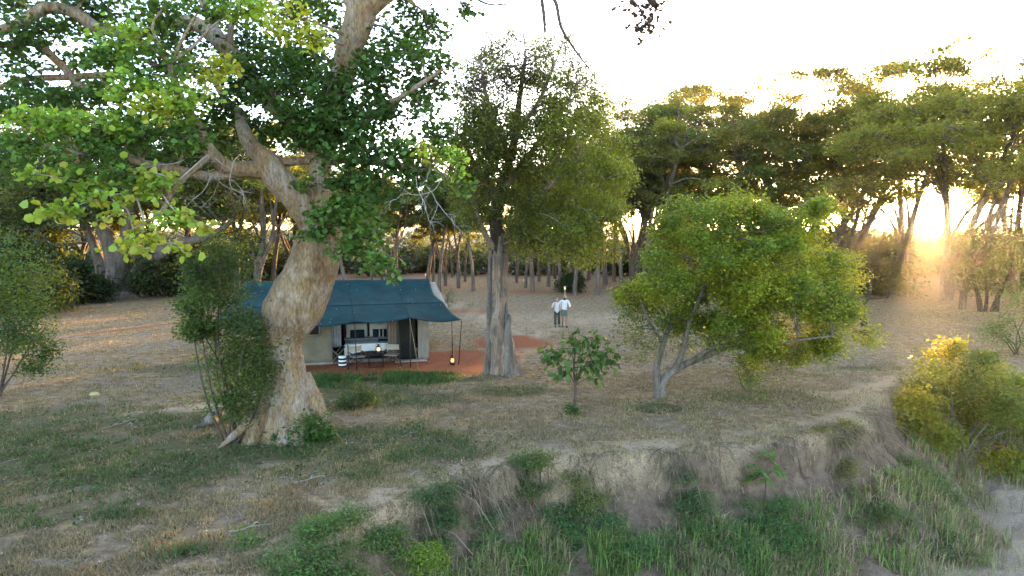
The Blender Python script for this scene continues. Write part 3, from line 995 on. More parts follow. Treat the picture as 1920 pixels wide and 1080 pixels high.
sb = G(440, 832)
shrub('tall_shrub', 'tall airy dark green shrub growing against the left side of the fig trunk', sb,
      px_clumps([(440, 760, 50, 34), (430, 720, 60, 34), (470, 690, 55, 40), (420, 680, 50, 34), (485, 650, 45, 34), (440, 640, 55, 36), (500, 700, 34, 40), (465, 610, 40, 26), (400, 620, 40, 24), (375, 605, 34, 20),
                 (355, 580, 26, 18, .7), (385, 560, 36, 24, .8), (430, 560, 44, 30), (395, 520, 40, 30), (435, 500, 44, 34), (415, 465, 36, 24, .8), (365, 500, 24, 24, .6), (360, 625, 22, 16, .6), (455, 590, 26, 20, .5)], sb[1], .5),
      (0.07, 0.115, 0.035), .085, 720, spread=.36, cols=[(0.075, 0.12, 0.034), (.09, .145, .04), (.06, .105, .038)], stems=8)
eb = G(-10, 745)
shrub('edge_shrub', 'spindly green shrub at the left edge of the clearing', eb,
      px_clumps([(10, 480, 50, 40), (50, 520, 44, 40), (20, 560, 50, 40), (70, 580, 40, 34, .8), (30, 610, 44, 30), (60, 640, 44, 22, .8), (90, 660, 24, 22, .6), (10, 650, 40, 30, .7), (-30, 520, 50, 60), (-30, 600, 50, 60), (60, 690, 24, 14, .4)], eb[1], .8),
      (.07, .12, .028), .09, 760, cols=[(.07, .12, .028), (.10, .15, .03), (.05, .09, .025)], stems=6)
gb = on_ground(1800, 850)
shrub('gully_bush', 'large yellow green bush growing out of the gully on the right', gb,
      px_clumps([(1790, 690, 60, 36, .8), (1840, 700, 50, 30, .7), (1760, 730, 60, 36), (1820, 740, 60, 36), (1720, 770, 50, 34), (1780, 780, 60, 34), (1850, 770, 50, 34), (1900, 760, 50, 40), (1700, 810, 36, 26), (1750, 815, 50, 26), (1870, 820, 60, 40), (1920, 820, 50, 60),
                 (1880, 870, 50, 30), (1930, 880, 40, 30), (1810, 820, 40, 30, .7), (1960, 780, 60, 60), (1780, 655, 30, 20, .5), (1840, 665, 26, 16, .4), (1900, 720, 30, 20, .5), (1690, 790, 26, 22, .7)], gb[1], 1.3),
      (.14, .165, .024), .115, 1150, spread=.3, cols=[(.28, .28, .03), (.18, .22, .03), (.12, .165, .03)], stems=10, r0=.05, wood='pale_bark')
rb = on_ground(1905, 665)
shrub('edge_bush', 'pale green low bush cut by the right edge of the picture', rb,
      px_clumps([(1900, 600, 30, 30), (1880, 625, 36, 18), (1925, 590, 36, 36), (1860, 618, 24, 12, .6), (1910, 640, 34, 16), (1905, 560, 24, 20, .6)], rb[1], .6), (.12, .155, .035), .09, 320, stems=5)
pb = G(1076, 765)
# sapling with its large glossy leaves as single parts
sap = thing('sapling', 'small young tree with big glossy leaves standing before the couple', 'sapling', pb)
g = Geo()
tips = []
trk = smooth_path([pb - [0, 0, .1], P(1079, 730, pb[1]), P(1076, 690, pb[1]), P(1080, 645, pb[1])], 5)
tube(g, trk, np.linspace(.055, .02, len(trk)), 7, .2)
for q in [(1050, 665), (1030, 668), (1020, 662), (1065, 640), (1090, 640), (1110, 650), (1125, 635), (1140, 655), (1150, 680), (1130, 690), (1110, 680), (1060, 690), (1050, 705), (1085, 665), (1120, 665), (1145, 665), (1075, 635), (1100, 690), (1120, 705)]:
    tg = P(q[0], q[1], pb[1] + rng.uniform(-.5, .5))
    a = trk[min(len(trk) - 1, rng.integers(6, len(trk)))]
    p_ = smooth_path([a, a * .5 + tg * .5 + [0, 0, .06], tg], 3)
    tube(g, p_, np.linspace(.018, .006, len(p_)), 5)
    tips += [p_[-1], p_[-1], p_[-2]]
build('stem', g, M['brown_twig'], sap, pb, True)
slm = []
for k in range(5):
    gg = Geo()
    v = LEAF['fig'][0] * np.array([1, .72, 1.4])
    gg.add(v, LEAF['fig'][1], None, np.array((.075, .14, .04)) * rng.uniform(.7, 1.5))
    slm.append(gg.mesh('leaf')); slm[-1].materials.append(M['leaf'])
for k in range(290):
    q = tips[rng.integers(0, len(tips))] + rng.normal(size=3) * [.16, .16, .14]
    l = link('leaf', slm[k % 5], None, sap, q - pb)
    l.rotation_euler = (rng.normal(0, .6), rng.normal(.5, .5), rng.uniform(0, 2 * PI))
    l.scale = (.235 * rng.uniform(.7, 1.2),) * 3
sp2 = G(1400, 735)
shrub('under_shrub', 'thin upright shrub under the round bushy tree', sp2, px_clumps([(1400, 690, 22, 20, .6), (1390, 665, 26, 20, .6), (1420, 675, 24, 20, .6), (1405, 715, 16, 14, .3)], sp2[1], .3), (.12, .16, .03), .085, 220, stems=5, r0=.014)
wb = G(572, 822)
shrub('leafy_weed', 'lush bright green weed clump at the right foot of the fig trunk', wb, px_clumps([(560, 805, 34, 20), (590, 800, 34, 22), (610, 815, 20, 14), (535, 815, 22, 14), (580, 820, 30, 12)], wb[1] - .2, .3), (.055, .13, .025), .12, 260, 'long', 'plant', 4, r0=.012)
w2 = G(675, 765)
shrub('leafy_weed', 'dark green weed clump on the grass below the tent lawn', w2, px_clumps([(670, 740, 30, 24), (690, 752, 24, 18), (650, 755, 22, 14)], w2[1], .3), (.04, .085, .025), .11, 220, 'long', 'plant', 4, r0=.01)
w3 = G(840, 575)
shrub('small_bush', 'small grey green bush behind the right gable of the tent', w3, px_clumps([(842, 556, 12, 10), (836, 563, 10, 8)], w3[1], .3), (.09, .1, .06), .09, 130, stems=4, r0=.014)
w4 = G(1074, 778)
shrub('leafy_weed', 'small green weed tuft at the foot of the young sapling', w4, px_clumps([(1074, 768, 12, 10)], w4[1], .1), (.05, .12, .03), .09, 160, 'long', 'plant', 3, r0=.008)


# ------------------------------------------------------------------ acacias and the wood behind
def acacia_mesh(seed, h, spread, npad, nleaf, stems=2, low=0.5, lean=0.1, col=(.105, .115, .035), padr=(1.0, 2.1)):
    global rng
    keep = rng
    rng = np.random.default_rng(seed)
    T = Tree((0, 0, 0))
    for k in range(stems):
        a = rng.uniform(0, 2 * PI)
        tl = rng.uniform(.1, .35) + lean
        top = np.array([math.cos(a) * tl * h * .55, math.sin(a) * tl * h * .55, h * rng.uniform(.68, .82)])
        p_ = smooth_path([[math.cos(a) * .1, math.sin(a) * .1, -.2], [math.cos(a) * tl * h * .06, math.sin(a) * tl * h * .06, h * .15], top * [.35, .35, .45] + rng.normal(0, .25, 3), top * [.7, .7, .75] + rng.normal(0, .3, 3), top], 5)
        r0 = .02 * h * (1 if stems < 3 else .75)
        T.limb(p_, np.linspace(1, .22, len(p_)) ** 1.0 * r0, 9, .2)
        for j in range(3):
            i = rng.integers(5, 14)
            b_ = a + rng.normal(0, 1.2)
            e = p_[i] + np.array([math.cos(b_) * spread * .45, math.sin(b_) * spread * .45, h * .22])
            q_ = smooth_path([p_[i], p_[i] * .6 + e * .4 + [0, 0, h * .04], e], 5)
            T.limb(q_, np.linspace(.55, .2, len(q_)) * r0 * .8, 7, .2)
    for k in range(npad):
        a = rng.uniform(0, 2 * PI)
        r = spread * math.sqrt(rng.uniform(0.01, 1))
        lay = rng.random() ** 1.3
        z = h * (1 - .16 * (r / spread) ** 2 - (1 - low) * lay * .8)
        c = np.array([math.cos(a) * r, math.sin(a) * r, z])
        R = rng.uniform(*padr)
        pth = T.reach(c - [0, 0, .15], .014 * h * .35, 0, True, .12, minz=h * .2)
        ns = 9
        ang = rng.uniform(0, 2 * PI, ns); rad = R * np.sqrt(rng.uniform(.05, 1, ns))
        cen = c + np.stack([np.cos(ang) * rad, np.sin(ang) * rad, rng.normal(0, .30, ns) - .18 * (rad / R) ** 2], 1)
        for q in cen:
            tube(T.wood, smooth_path([pth[-2], pth[-1] * .5 + q * .5, q], 2), np.linspace(.03, .012, 5), 3)
        m_ = nleaf // npad
        wh = rng.integers(0, ns, m_)
        pos = cen[wh] + rng.normal(size=(m_, 3)) * np.array([.40, .40, .21]) * R * .55
        cc = np.array(col) * rng.uniform(.75, 1.25, (ns, 1))
        leaves(T.leaf, pos, .34, 'long', cc[wh], .55, .3, 0)
    rng = keep
    return T.wood.mesh('trunk', smooth=True), T.leaf.mesh('crown')


OLV, GRN, DRK = (.25, .24, .055), (.17, .21, .055), (.14, .165, .05)
PROTO = {
    'tall': acacia_mesh(1, 20, 7.5, 54, 26000, 2, .46, .1, OLV, (1.0, 2.1)),
    'tall2': acacia_mesh(2, 20, 7.0, 54, 25000, 3, .40, .15, OLV, (1.0, 2.0)),
    'tall3': acacia_mesh(3, 20, 8.0, 54, 25000, 2, .42, .2, GRN, (1.0, 2.1)),
    'umb': acacia_mesh(4, 15, 8.5, 58, 32000, 3, .62, .28, OLV, (1.1, 2.2)),
    'low': acacia_mesh(5, 14, 4.5, 30, 17000, 2, .50, .1, DRK, (.9, 1.7)),
    'low2': acacia_mesh(6, 14, 4.0, 28, 16000, 1, .55, .05, DRK, (.9, 1.7)),
    'low3': acacia_mesh(7, 14, 4.8, 30, 17000, 3, .52, .15, GRN, (.9, 1.8)),
}
for a, b_ in PROTO.values():
    a.materials.append(M['acacia_bark'])
    b_.materials.append(M['acacia_leaf'])
BASE_H = {'tall': 20, 'tall2': 20, 'tall3': 20, 'umb': 15, 'low': 14, 'low2': 14, 'low3': 14}


def put_tree(kind, px, Y, h, rz, label, group, name='acacia_tree', sx=1.0, tilt=0):
    x = (px - 960) / F * (Y * cp + CAM_H * sp)
    root = thing(name, label, 'tree', (x, Y, gz1(x, Y)), group, rz)
    s_ = h / BASE_H[kind]
    root.scale = (s_ * sx, s_ * sx, s_)
    root.rotation_euler = (0, tilt, rz)
    link('trunk', PROTO[kind][0], None, root)
    cr = link('crown', PROTO[kind][1], None, root)
    cr['kind'] = 'stuff'
    return root


G1 = 'acacias along the sunlit right side'
put_tree('umb', 1800, 46.5, 14.5, 0.3, 'umbrella acacia with leaning forked trunk standing in front of the sun', G1, sx=1.0)
put_tree('tall', 1772, 53, 19.5, 2.0, 'straight dark acacia trunk just left of the leaning umbrella acacia', G1)
put_tree('tall', 1475, 68, 21.5, .5, 'tallest flat topped acacia with pale trunk above the round bushy tree', G1)
put_tree('tall3', 1590, 74, 20.5, 1.3, 'acacia between the tallest acacia and the sun', G1)
put_tree('tall2', 1270, 72, 20.5, 3.0, 'feathery layered acacia above the left half of the bushy tree', G1)
put_tree('tall', 1355, 76, 21.5, 4.0, 'acacia with a wispy flat top standing highest left of the pale trunk', G1)
put_tree('tall3', 1190, 70, 17.5, 5.2, 'acacia directly right of the tall middle tree', G1)
put_tree('tall', 1900, 60, 19, 1.0, 'acacia at the right edge of the picture with a high dense crown', G1)
put_tree('tall', 1690, 78, 24, 4.4, 'acacia trunk standing in the glow left of the sun', G1)
put_tree('umb', 2010, 52, 15, 2.0, 'umbrella acacia reaching in from beyond the right edge', G1)
for i, (px, Y, h, k, lb) in enumerate([(1240, 88, 15, 'low3', 'slim tree behind the left edge of the bushy tree'), (1310, 92, 14, 'low', 'slim tree behind the top of the bushy tree'), (1535, 94, 15, 'low3', 'slim tree right of the tallest acacia'),
                                 (1600, 96, 15, 'low', 'tree behind the crooked small tree'), (1225, 63, 17.5, 'tall', 'full crowned acacia just right of the tall middle tree'), (1325, 66, 18.5, 'tall3', 'full acacia above the left shoulder of the bushy tree'), (1425, 64, 17, 'tall2', 'many stemmed acacia left of the tallest acacia'), (1535, 63, 17.5, 'tall3', 'full acacia right of the tallest acacia'), (1580, 66, 17, 'tall', 'full acacia left of the sun gap'), (1285, 98, 12, 'low3', 'second slim tree behind the top of the bushy tree'), (1365, 100, 12, 'low3', 'low green tree left of the pale trunk'), (1500, 98, 12.5, 'low3', 'low green tree right of the pale trunk'), (1420, 96, 12, 'low', 'low tree directly behind the pale trunk'), (1925, 88, 16, 'low', 'tree at the right edge behind the high crowned acacia')]):
    put_tree(k, px, Y, h, i * 1.9 + .4, lb, G1, 'woodland_tree' if k[0] == 'l' else 'acacia_tree', sx=1.15)
row = [(700, 60, 10.5), (716, 74, 10), (728, 58, 10), (745, 66, 10), (800, 62, 10.5), (812, 72, 9), (823, 60, 11), (836, 66, 10), (848, 78, 9), (860, 64, 10), (872, 72, 10), (889, 61, 11), (968, 70, 11), (984, 64, 11), (1000, 60, 11.5), (1012, 72, 11), (1027, 66, 12), (1040, 76, 12), (1052, 60, 12), (1064, 70, 12),
       (1076, 57, 12), (1090, 66, 12.5), (1104, 74, 13), (1120, 57, 13), (1136, 68, 14), (1152, 72, 14), (1166, 62, 13.5), (1182, 66, 14.5), (1204, 60, 14), (1225, 66, 15)]
ordn = ['first', 'second', 'third', 'fourth', 'fifth', 'sixth', 'seventh', 'eighth', 'ninth', 'tenth', 'eleventh', 'twelfth', 'thirteenth', 'fourteenth', 'fifteenth', 'sixteenth', 'seventeenth', 'eighteenth', 'nineteenth']
ordn = ordn + ['twentieth'] + ['twenty ' + q for q in ordn[:9]] + ['thirtieth']
for i, (px, Y, h) in enumerate(row):
    k = ['low2', 'low2', 'low3', 'low2', 'low'][i % 5]
    put_tree(k, px, Y, h, i * 1.7, f'{ordn[i]} trunk from the left in the dark tree row behind the clearing', 'dark tree row behind the clearing', 'woodland_tree', sx=.8)
for i, (px, Y, h, k) in enumerate([(442, 60, 14, 'low'), (480, 56, 14.5, 'low3'), (512, 66, 13, 'low2'), (560, 70, 13, 'low3'), (355, 72, 14, 'low2'), (610, 64, 12, 'low')]):
    put_tree(k, px, Y, h, i * 2.1, ['dark forked tree behind the left end of the tent', 'dark tree with two close trunks left of the fig trunk', 'slim dark tree seen just left of the leaning fig trunk', 'dark tree half hidden behind the fig trunk',
             'dark tree right of the old multi stemmed tree', 'dark tree behind the fork of the fig'][i], 'dark trees behind the tent', 'woodland_tree', sx=1.1)
for i, (px, Y, h, k, lb) in enumerate([(20, 66, 12, 'low', 'dark tree at the far left edge of the back wood'), (90, 72, 12.5, 'low3', 'dark tree left behind the old multi stemmed tree'), (150, 64, 11.5, 'low', 'dark tree close behind the left stems of the old tree'), (265, 74, 12.5, 'low3', 'dark tree between the stems of the old tree'),
                                 (310, 66, 12, 'low', 'dark tree over the leaning stem of the old tree'), (395, 70, 12.5, 'low3', 'dark tree behind the top of the tall airy shrub'), (530, 76, 12, 'low', 'dark tree far behind the fork of the fig trunk')]):
    put_tree(k, px, Y, h, i * 1.3, lb, 'dark trees of the left back wood', 'woodland_tree', sx=1.3)
put_tree('low2', 652, 44, 9, 1, 'pale trunked tree directly behind the tent ridge', None, 'woodland_tree', sx=.9)

# old multi-stemmed tree, back left
ob = G(222, 556)
OY = ob[1]
ot = thing('old_tree', 'old broad tree with several thick grey stems at the back left', 'tree', ob)
T = Tree(ob)
for pts in ([(222, 570, OY, 24), (220, 540, OY, 21), (216, 500, OY, 17), (208, 460, OY, 14), (188, 420, OY, 12), (172, 370, OY, 9), (165, 310, OY, 6)], [(200, 560, OY + .5, 14), (192, 510, OY + .8, 12), (180, 470, OY + 1, 9), (160, 420, OY + 1.2, 7)],
            [(222, 500, OY, 14), (232, 460, OY - .2, 12), (242, 410, OY - .3, 10), (240, 350, OY - .4, 8), (250, 300, OY, 5)], [(240, 560, OY + .4, 15), (262, 510, OY + .4, 14), (300, 475, OY + .2, 13), (345, 455, OY, 10), (400, 440, OY - .4, 7), (440, 410, OY, 4)],
            [(230, 560, OY - .2, 10), (240, 552, OY - .8, 8), (262, 562, OY - 1.2, 4)]):
    p_, r_ = px_path(pts, 5)
    T.limb(p_, r_, 12, .2)
for k in range(120):
    px, py = rng.uniform(-60, 470), rng.uniform(190, 450)
    if py > 400 and 130 < px < 420:
        continue
    T.clump(P(px, py, OY + rng.uniform(-4, 5)), np.array([1.7, 1.6, 1.1]), 520, .30, 'oval', DRK if rng.random() < .6 else (.06, .085, .028), twigs=5, subs=9, up=.5, rmax=.1, spread=.42)
T.finish(ot, M['acacia_bark'], M['leaf'])


# dark bushes of the wood edge
def bush_mesh(seed, col, n=9000, leaf=.2):
    global rng
    keep = rng
    rng = np.random.default_rng(seed)
    T = Tree((0, 0, 0))
    cs = []
    for k in range(26):
        d = rng.normal(size=3); d /= np.linalg.norm(d); d[2] = abs(d[2])
        cs.append(d * np.array([1.6, 1.4, 1.7]) * rng.uniform(.4, 1) + [0, 0, .35])
    for c in cs[:8]:
        p_ = smooth_path([[0, 0, -.1], np.array(c) * [.3, .3, .5], c], 4)
        T.limb(p_, np.linspace(.06, .015, len(p_)), 5)
    for c in cs:
        T.clump(c, np.array([.6, .6, .45]), n // 26, leaf, 'oval', col, twigs=3, subs=7, up=.5, rmax=.02, spread=.45)
    rng = keep
    return T.wood.mesh('stem', smooth=True), T.leaf.mesh('crown')


BUSH = [bush_mesh(21, (.035, .06, .02)), bush_mesh(22, (.05, .075, .025)), bush_mesh(23, (.09, .10, .035))]
for a, b_ in BUSH:
    a.materials.append(M['dark_bark']); b_.materials.append(M['leaf'])


def put_bush(k, px, Y, wd, h, label, group):
    x = (px - 960) / F * (Y * cp + CAM_H * sp)
    root = thing('bush', label, 'bush', (x, Y, gz1(x, Y) - .05), group, rng.uniform(0, 6.28))
    root.scale = (wd / 3.6, wd / 3.6, h / 2.4)
    link('stem', BUSH[k][0], None, root)
    cr = link('crown', BUSH[k][1], None, root)
    cr['kind'] = 'stuff'


GL = 'bushes along the back edge of the clearing'
for k, px, Y, wd, h, lb in [(0, 30, 44, 7, 6, 'dark tall bush filling the left edge behind the spindly shrub'), (0, 110, 50, 5, 4, 'dark rounded bush left of the old multi stemmed tree'), (0, 165, 51, 4, 3, 'low dark bush at the left foot of the old tree'),
                           (1, 290, 56, 5, 4.5, 'green bush under the leaning stem of the old tree'), (0, 345, 58, 5, 5, 'dark bush between the old tree and the tall airy shrub'), (1, 60, 60, 8, 9, 'high dark thicket bush behind the left edge'), (0, 400, 62, 6, 5, 'dark bush behind the tall airy shrub'),
                           (1, 500, 75, 8, 4.5, 'bush behind the left half of the tent ridge'), (2, 770, 95, 9, 4.5, 'pale bush in the bright gap behind the tent'), (2, 815, 88, 7, 4, 'grey green bush right of the bright gap'), (0, 1070, 60, 3, 2.2, 'small dark bush among the trunks behind the couple'),
                           (0, 1640, 57, 6, 3.4, 'low dark spreading bush left of the sunlit trunks'), (0, 1600, 60, 6, 4, 'dark bush behind the crooked small tree'), (1, 1700, 84, 9, 6, 'bush under the glow left of the sun'), (2, 1800, 90, 9, 6, 'bush behind the leaning umbrella acacia'),
                           (1, 1890, 80, 9, 6, 'bush behind the multi stemmed small tree'), (2, 1560, 85, 9, 7, 'bush behind the right end of the bushy tree'), (1, 1960, 62, 7, 5, 'bush at the far right edge of the clearing')]:
    put_bush(k, px, Y, wd, h, lb, GL)
# far thicket behind the trunks, one mass
g = Geo()
for k in range(300):
    px = rng.uniform(-250, 2200)
    Y = rng.uniform(80, 118)
    x = (px - 960) / F * Y
    if 740 < px < 850 and Y < 135:
        Hh = rng.uniform(1.2, 2.0)
    else:
        Hh = rng.uniform(2.2, 4.2) if px < 1300 or px > 1850 else rng.uniform(3.0, 5.4)
    nn = 260
    d = rng.normal(size=(nn, 3)); d /= np.linalg.norm(d, axis=1)[:, None]
    pos = np.array([x, Y, Hh * .48]) + d * np.array([3.6, 3.0, Hh * .52]) * rng.uniform(.5, 1.05, (nn, 1))
    pos[:, 2] = np.abs(pos[:, 2])
    leaves(g, pos, .95, 'oval', (.04, .055, .022) if k % 3 else (.065, .07, .03), .4)
ft = build('far_thicket', g, M['leaf'])
tag(ft, 'dark thicket of undergrowth closing the wood far behind the trunks', 'thicket', None, 'stuff')
# hedge of distant wood to the horizon
g = Geo()
for k in range(150):
    x = rng.uniform(-420, 520); Y = rng.uniform(240, 330)
    Hh = rng.uniform(3, 6)
    nn = 120
    d = rng.normal(size=(nn, 3)); d /= np.linalg.norm(d, axis=1)[:, None]
    pos = np.array([x, Y, Hh * .5]) + d * np.array([9, 6, Hh * .5]) * rng.uniform(.6, 1.05, (nn, 1))
    pos[:, 2] = np.abs(pos[:, 2])
    leaves(g, pos, 2.6, 'oval', (.06, .075, .035), .4)
fw = build('distant_wood', g, M['leaf'])
tag(fw, 'distant wood line on the horizon seen through the gap behind the tent', 'wood', None, 'stuff')

# crooked small tree and multi-stemmed small tree on the right
cb = G(1618, 612)
ct = thing('crooked_tree', 'small crooked tree with flat dark foliage right behind the bushy tree', 'tree', cb)
T = Tree(cb)
CY = cb[1]
for pts in ([(1622, 618, CY, 7), (1616, 585, CY, 6), (1604, 560, CY, 6), (1592, 530, CY, 4), (1585, 490, CY, 3)], [(1612, 575, CY, 5), (1628, 555, CY, 4), (1632, 530, CY, 3), (1630, 500, CY, 2)], [(1600, 555, CY, 4), (1570, 540, CY, 3), (1545, 520, CY, 2)], [(1625, 560, CY, 2), (1665, 558, CY - .3, 1.2)]):
    p_, r_ = px_path(pts, 4)
    T.limb(p_, r_, 8, .25)
for k in range(34):
    px, py = rng.uniform(1510, 1690), rng.uniform(420, 560)
    if py > 535 and px > 1590 and px < 1640:
        continue
    T.clump(P(px, py, CY + rng.uniform(-2, 2)), np.array([1.0, 1.0, .3]), 260, .13, 'long', (.075, .085, .03), twigs=5, subs=9, up=1.0, rmax=.03, spread=.42)
T.finish(ct, M['dark_bark'], M['acacia_leaf'])
kb = G(1850, 585)
kt = thing('small_tree', 'small dense tree with several thin stems right of the leaning acacia', 'tree', kb)
T = Tree(kb)
KY = kb[1]
for pts in ([(1838, 590, KY, 5), (1836, 560, KY, 5), (1828, 535, KY, 3), (1822, 500, KY, 2)], [(1846, 588, KY, 4), (1850, 560, KY, 3), (1848, 520, KY, 2)], [(1868, 588, KY, 5), (1872, 555, KY, 4), (1890, 520, KY, 3), (1900, 480, KY, 2)], [(1858, 588, KY, 3), (1864, 570, KY, 3), (1880, 545, KY, 2)]):
    p_, r_ = px_path(pts, 4)
    T.limb(p_, r_, 7, .25)
for k in range(40):
    px, py = rng.uniform(1800, 1945), rng.uniform(440, 545)
    T.clump(P(px, py, KY + rng.uniform(-2, 2)), np.array([.9, .9, .55]), 260, .15, 'oval', (.06, .085, .03), twigs=5, subs=9, up=.5, rmax=.03, spread=.42)
T.finish(kt, M['dark_bark'], M['leaf'])

# ------------------------------------------------------------------ grass, weeds, leaf litter
def blades(g, pos, h, wd, col, lean=.35, var=.3, segs=1):
    n = len(pos)
    a = rng.uniform(0, 2 * PI, n)
    hh = h * rng.uniform(.5, 1.3, n)
    ww = wd * rng.uniform(.7, 1.3, n)
    ln = np.abs(rng.normal(0, lean, n)) * hh
    sd = np.stack([np.cos(a), np.sin(a), 0 * a], 1)
    a2 = a + PI / 2 + rng.normal(0, .5, n)
    ld = np.stack([np.cos(a2), np.sin(a2), 0 * a], 1)
    c = np.broadcast_to(np.asarray(col, float), (n, 3)) * rng.uniform(1 - var, 1 + var, (n, 1))
    up = np.array([0, 0, 1.0])
    if segs == 1:
        V = np.stack([pos - sd * ww[:, None] / 2, pos + sd * ww[:, None] / 2, pos + up * hh[:, None] + ld * ln[:, None]], 1)
        g.add(V.reshape(-1, 3), None, np.arange(n * 3).reshape(-1, 3), np.repeat(c, 3, 0))
    else:
        m1 = pos + up * hh[:, None] * .62 + ld * ln[:, None] * .35
        tp = pos + up * hh[:, None] * (1 - .35 * np.clip(ln / hh, 0, 1))[:, None] + ld * ln[:, None]
        V = np.stack([pos - sd * ww[:, None] / 2, pos + sd * ww[:, None] / 2, m1 + sd * ww[:, None] * .4, m1 - sd * ww[:, None] * .4, tp], 1)
        k = np.arange(n)[:, None] * 5
        g.add(V.reshape(-1, 3), k + np.array([0, 1, 2, 3]), k + np.array([3, 2, 4]), np.repeat(c, 5, 0))


def scatter(n, y0=8.5, y1=42, margin=1.08):
    """random spots over the part of the ground the picture shows, thinning out with distance"""
    u = rng.uniform(0, 1, n)
    y = 1 / (1 / y0 + u * (1 / y1 - 1 / y0))
    x = rng.uniform(-.75 * margin, .75 * margin, n) * (y + .5)
    return x, y


x, y = scatter(760000, 9, 50)
s = lip_dist(x, y)
r_ = red_mask(x, y); gr = green_mask(x, y); pl_ = pale_mask(x, y, s)
cl = fbm(x * 2.2, y * 2.2, 51, 3)
cl2 = fbm(x * .7, y * .7, 53, 3)
dens = np.clip((cl - .36) * 3.2, 0, 1) * (1 - .97 * np.clip(r_ * 1.6, 0, 1)) * (1 - .3 * pl_)
ok = (s < .1) & (rng.uniform(0, 1, len(x)) < dens)
x, y, gr, cl2, s = x[ok], y[ok], gr[ok], cl2[ok], s[ok]
z = gz(x, y)
isg = rng.uniform(0, 1, len(x)) < np.clip(gr * .95 * np.clip((fbm(x * 1.5, y * 1.5, 59) - .25) * 2.2, .1, 1.2), .02, .95)
straw = np.where((rng.uniform(0, 1, len(x)) < np.clip((cl2 - .3) * 2, .15, .8))[:, None], np.array([[.42, .315, .16]]), np.array([[.29, .215, .12]]))
col = np.where(isg[:, None], np.where((rng.random(len(x)) < .6)[:, None], np.array([[.10, .135, .045]]), np.array([[.15, .16, .06]])), straw)
hgt = np.where(isg, .11, .065) * (1 + .012 * y)
g = Geo()
blades(g, np.stack([x, y, z - .005], 1), hgt, .016 * (1 + .03 * y), col, .9, .28)
tag(build('lawn_grass', g, M['grass']), 'short dry and green grass covering the clearing', 'grass', None, 'stuff')
# broad little weeds in the green patches
x, y = scatter(60000, 9, 34)
gr = green_mask(x, y); s = lip_dist(x, y); r_ = red_mask(x, y)
ok = (s < -.1) & (rng.uniform(0, 1, len(x)) < gr * np.clip((fbm(x * 1.8, y * 1.8, 63) - .33) * 3, 0, 1)) & (r_ < .4)
x, y = x[ok], y[ok]
g = Geo()
leaves(g, np.stack([x, y, gz(x, y) + rng.uniform(.01, .12, len(x))], 1), .10, 'oval', (.065, .11, .035), .5, .4)
# denser lawn right in front of the tent
xx = rng.uniform(-.05, 1.05, 16000); c1, c2 = G(590, 716), G(835, 705)
q = c1 + (c2 - c1) * xx[:, None] + np.stack([rng.normal(0, .2, 16000), rng.normal(-.1, .55, 16000), 0 * xx], 1)
q = q[rng.uniform(0, 1, 16000) < np.clip((fbm(q[:, 0] * 1.6, q[:, 1] * 1.6, 97, 3) - .3) * 4, 0, 1) * (red_mask(q[:, 0], q[:, 1]) < .55)]
blades(g, np.stack([q[:, 0], q[:, 1], gz(q[:, 0], q[:, 1])], 1), .22, .02, (.075, .13, .035), .5, .4, 2)
tag(build('green_weeds', g, M['grass']), 'low green weeds patching the ground round the fig and tent', 'weeds', None, 'stuff')
# litter
x, y = scatter(52000, 9, 40)
s = lip_dist(x, y)
ok = (s < .2) & (rng.uniform(0, 1, len(x)) < np.clip(.06 + .9 * (blob(x, y, 900, 790, 5, 4, 1, 15) + .6 * blob(x, y, 1150, 740, 5, 3, 1, 16)) + .25 * fbm(x, y, 65), 0, 1))
x, y = x[ok], y[ok]
g = Geo()
cols = np.array([(.40, .31, .21), (.30, .21, .12), (.20, .13, .08), (.46, .38, .28)])[rng.integers(0, 4, len(x))]
leaves(g, np.stack([x, y, gz(x, y) + .015], 1), .06, 'oval', cols, 1.4, .3, 0)
xt, yt = scatter(1500, 9, 30)
kt_ = lip_dist(xt, yt) < -.1
xt, yt = xt[kt_], yt[kt_]
zt = gz(xt, yt)
for x_, y_, z_ in zip(xt, yt, zt):
    a_ = rng.uniform(0, 2 * PI); L_ = rng.uniform(.06, .26)
    d_ = np.array([math.cos(a_) * L_, math.sin(a_) * L_, rng.uniform(-.01, .03)])
    c0 = np.array([x_, y_, z_ + .02])
    tube(g, np.array([c0 - d_, c0 + rng.normal(0, .02, 3), c0 + d_]), rng.uniform(.004, .008), 3, col=np.array([.34, .28, .22]) * rng.uniform(.5, 1.4), cap=False)
tag(build('leaf_litter', g, M['litter']), 'fallen pale and brown leaves strewn over the ground', 'leaf litter', None, 'stuff')
# long grass and herbs on the bank
n_ = 420000
x, y = rng.uniform(-6, 20, n_), rng.uniform(8, 27, n_)
s = lip_dist(x, y)
gp = fbm(x * .55, y * .55, 83, 3)
sandm = sstep(1.8, 3.6, s + 2.0 * (fbm(x * .5, y * .5, 77) - .5)) * sstep(5, 8, x)
dens = sstep(.55, 1.1, s + 1.0 * (gp - .5)) * np.clip((fbm(x * 1.3, y * 1.3, 85, 3) - .30) * 3.5, 0, 1) * (1 - .93 * sandm) * np.where(x > 7, .5, 1)
edge = (np.abs(s) < .35) & (rng.uniform(0, 1, n_) < .15)
ok = (s > -.3) & (s < 9) & ((rng.uniform(0, 1, n_) < dens) | edge)
x, y, s, gp = x[ok], y[ok], s[ok], gp[ok]
dry = (s < .8) | (rng.uniform(0, 1, len(x)) < np.clip((fbm(x * .9, y * .9, 87) - .36) * 3, .16, .75)) | ((x > 8) & (rng.uniform(0, 1, len(x)) < .4))
col = np.where(dry[:, None], np.array([[.36, .29, .16]]), np.where((rng.random(len(x)) < .5)[:, None], np.array([[.145, .24, .055]]), np.array([[.22, .27, .08]])))
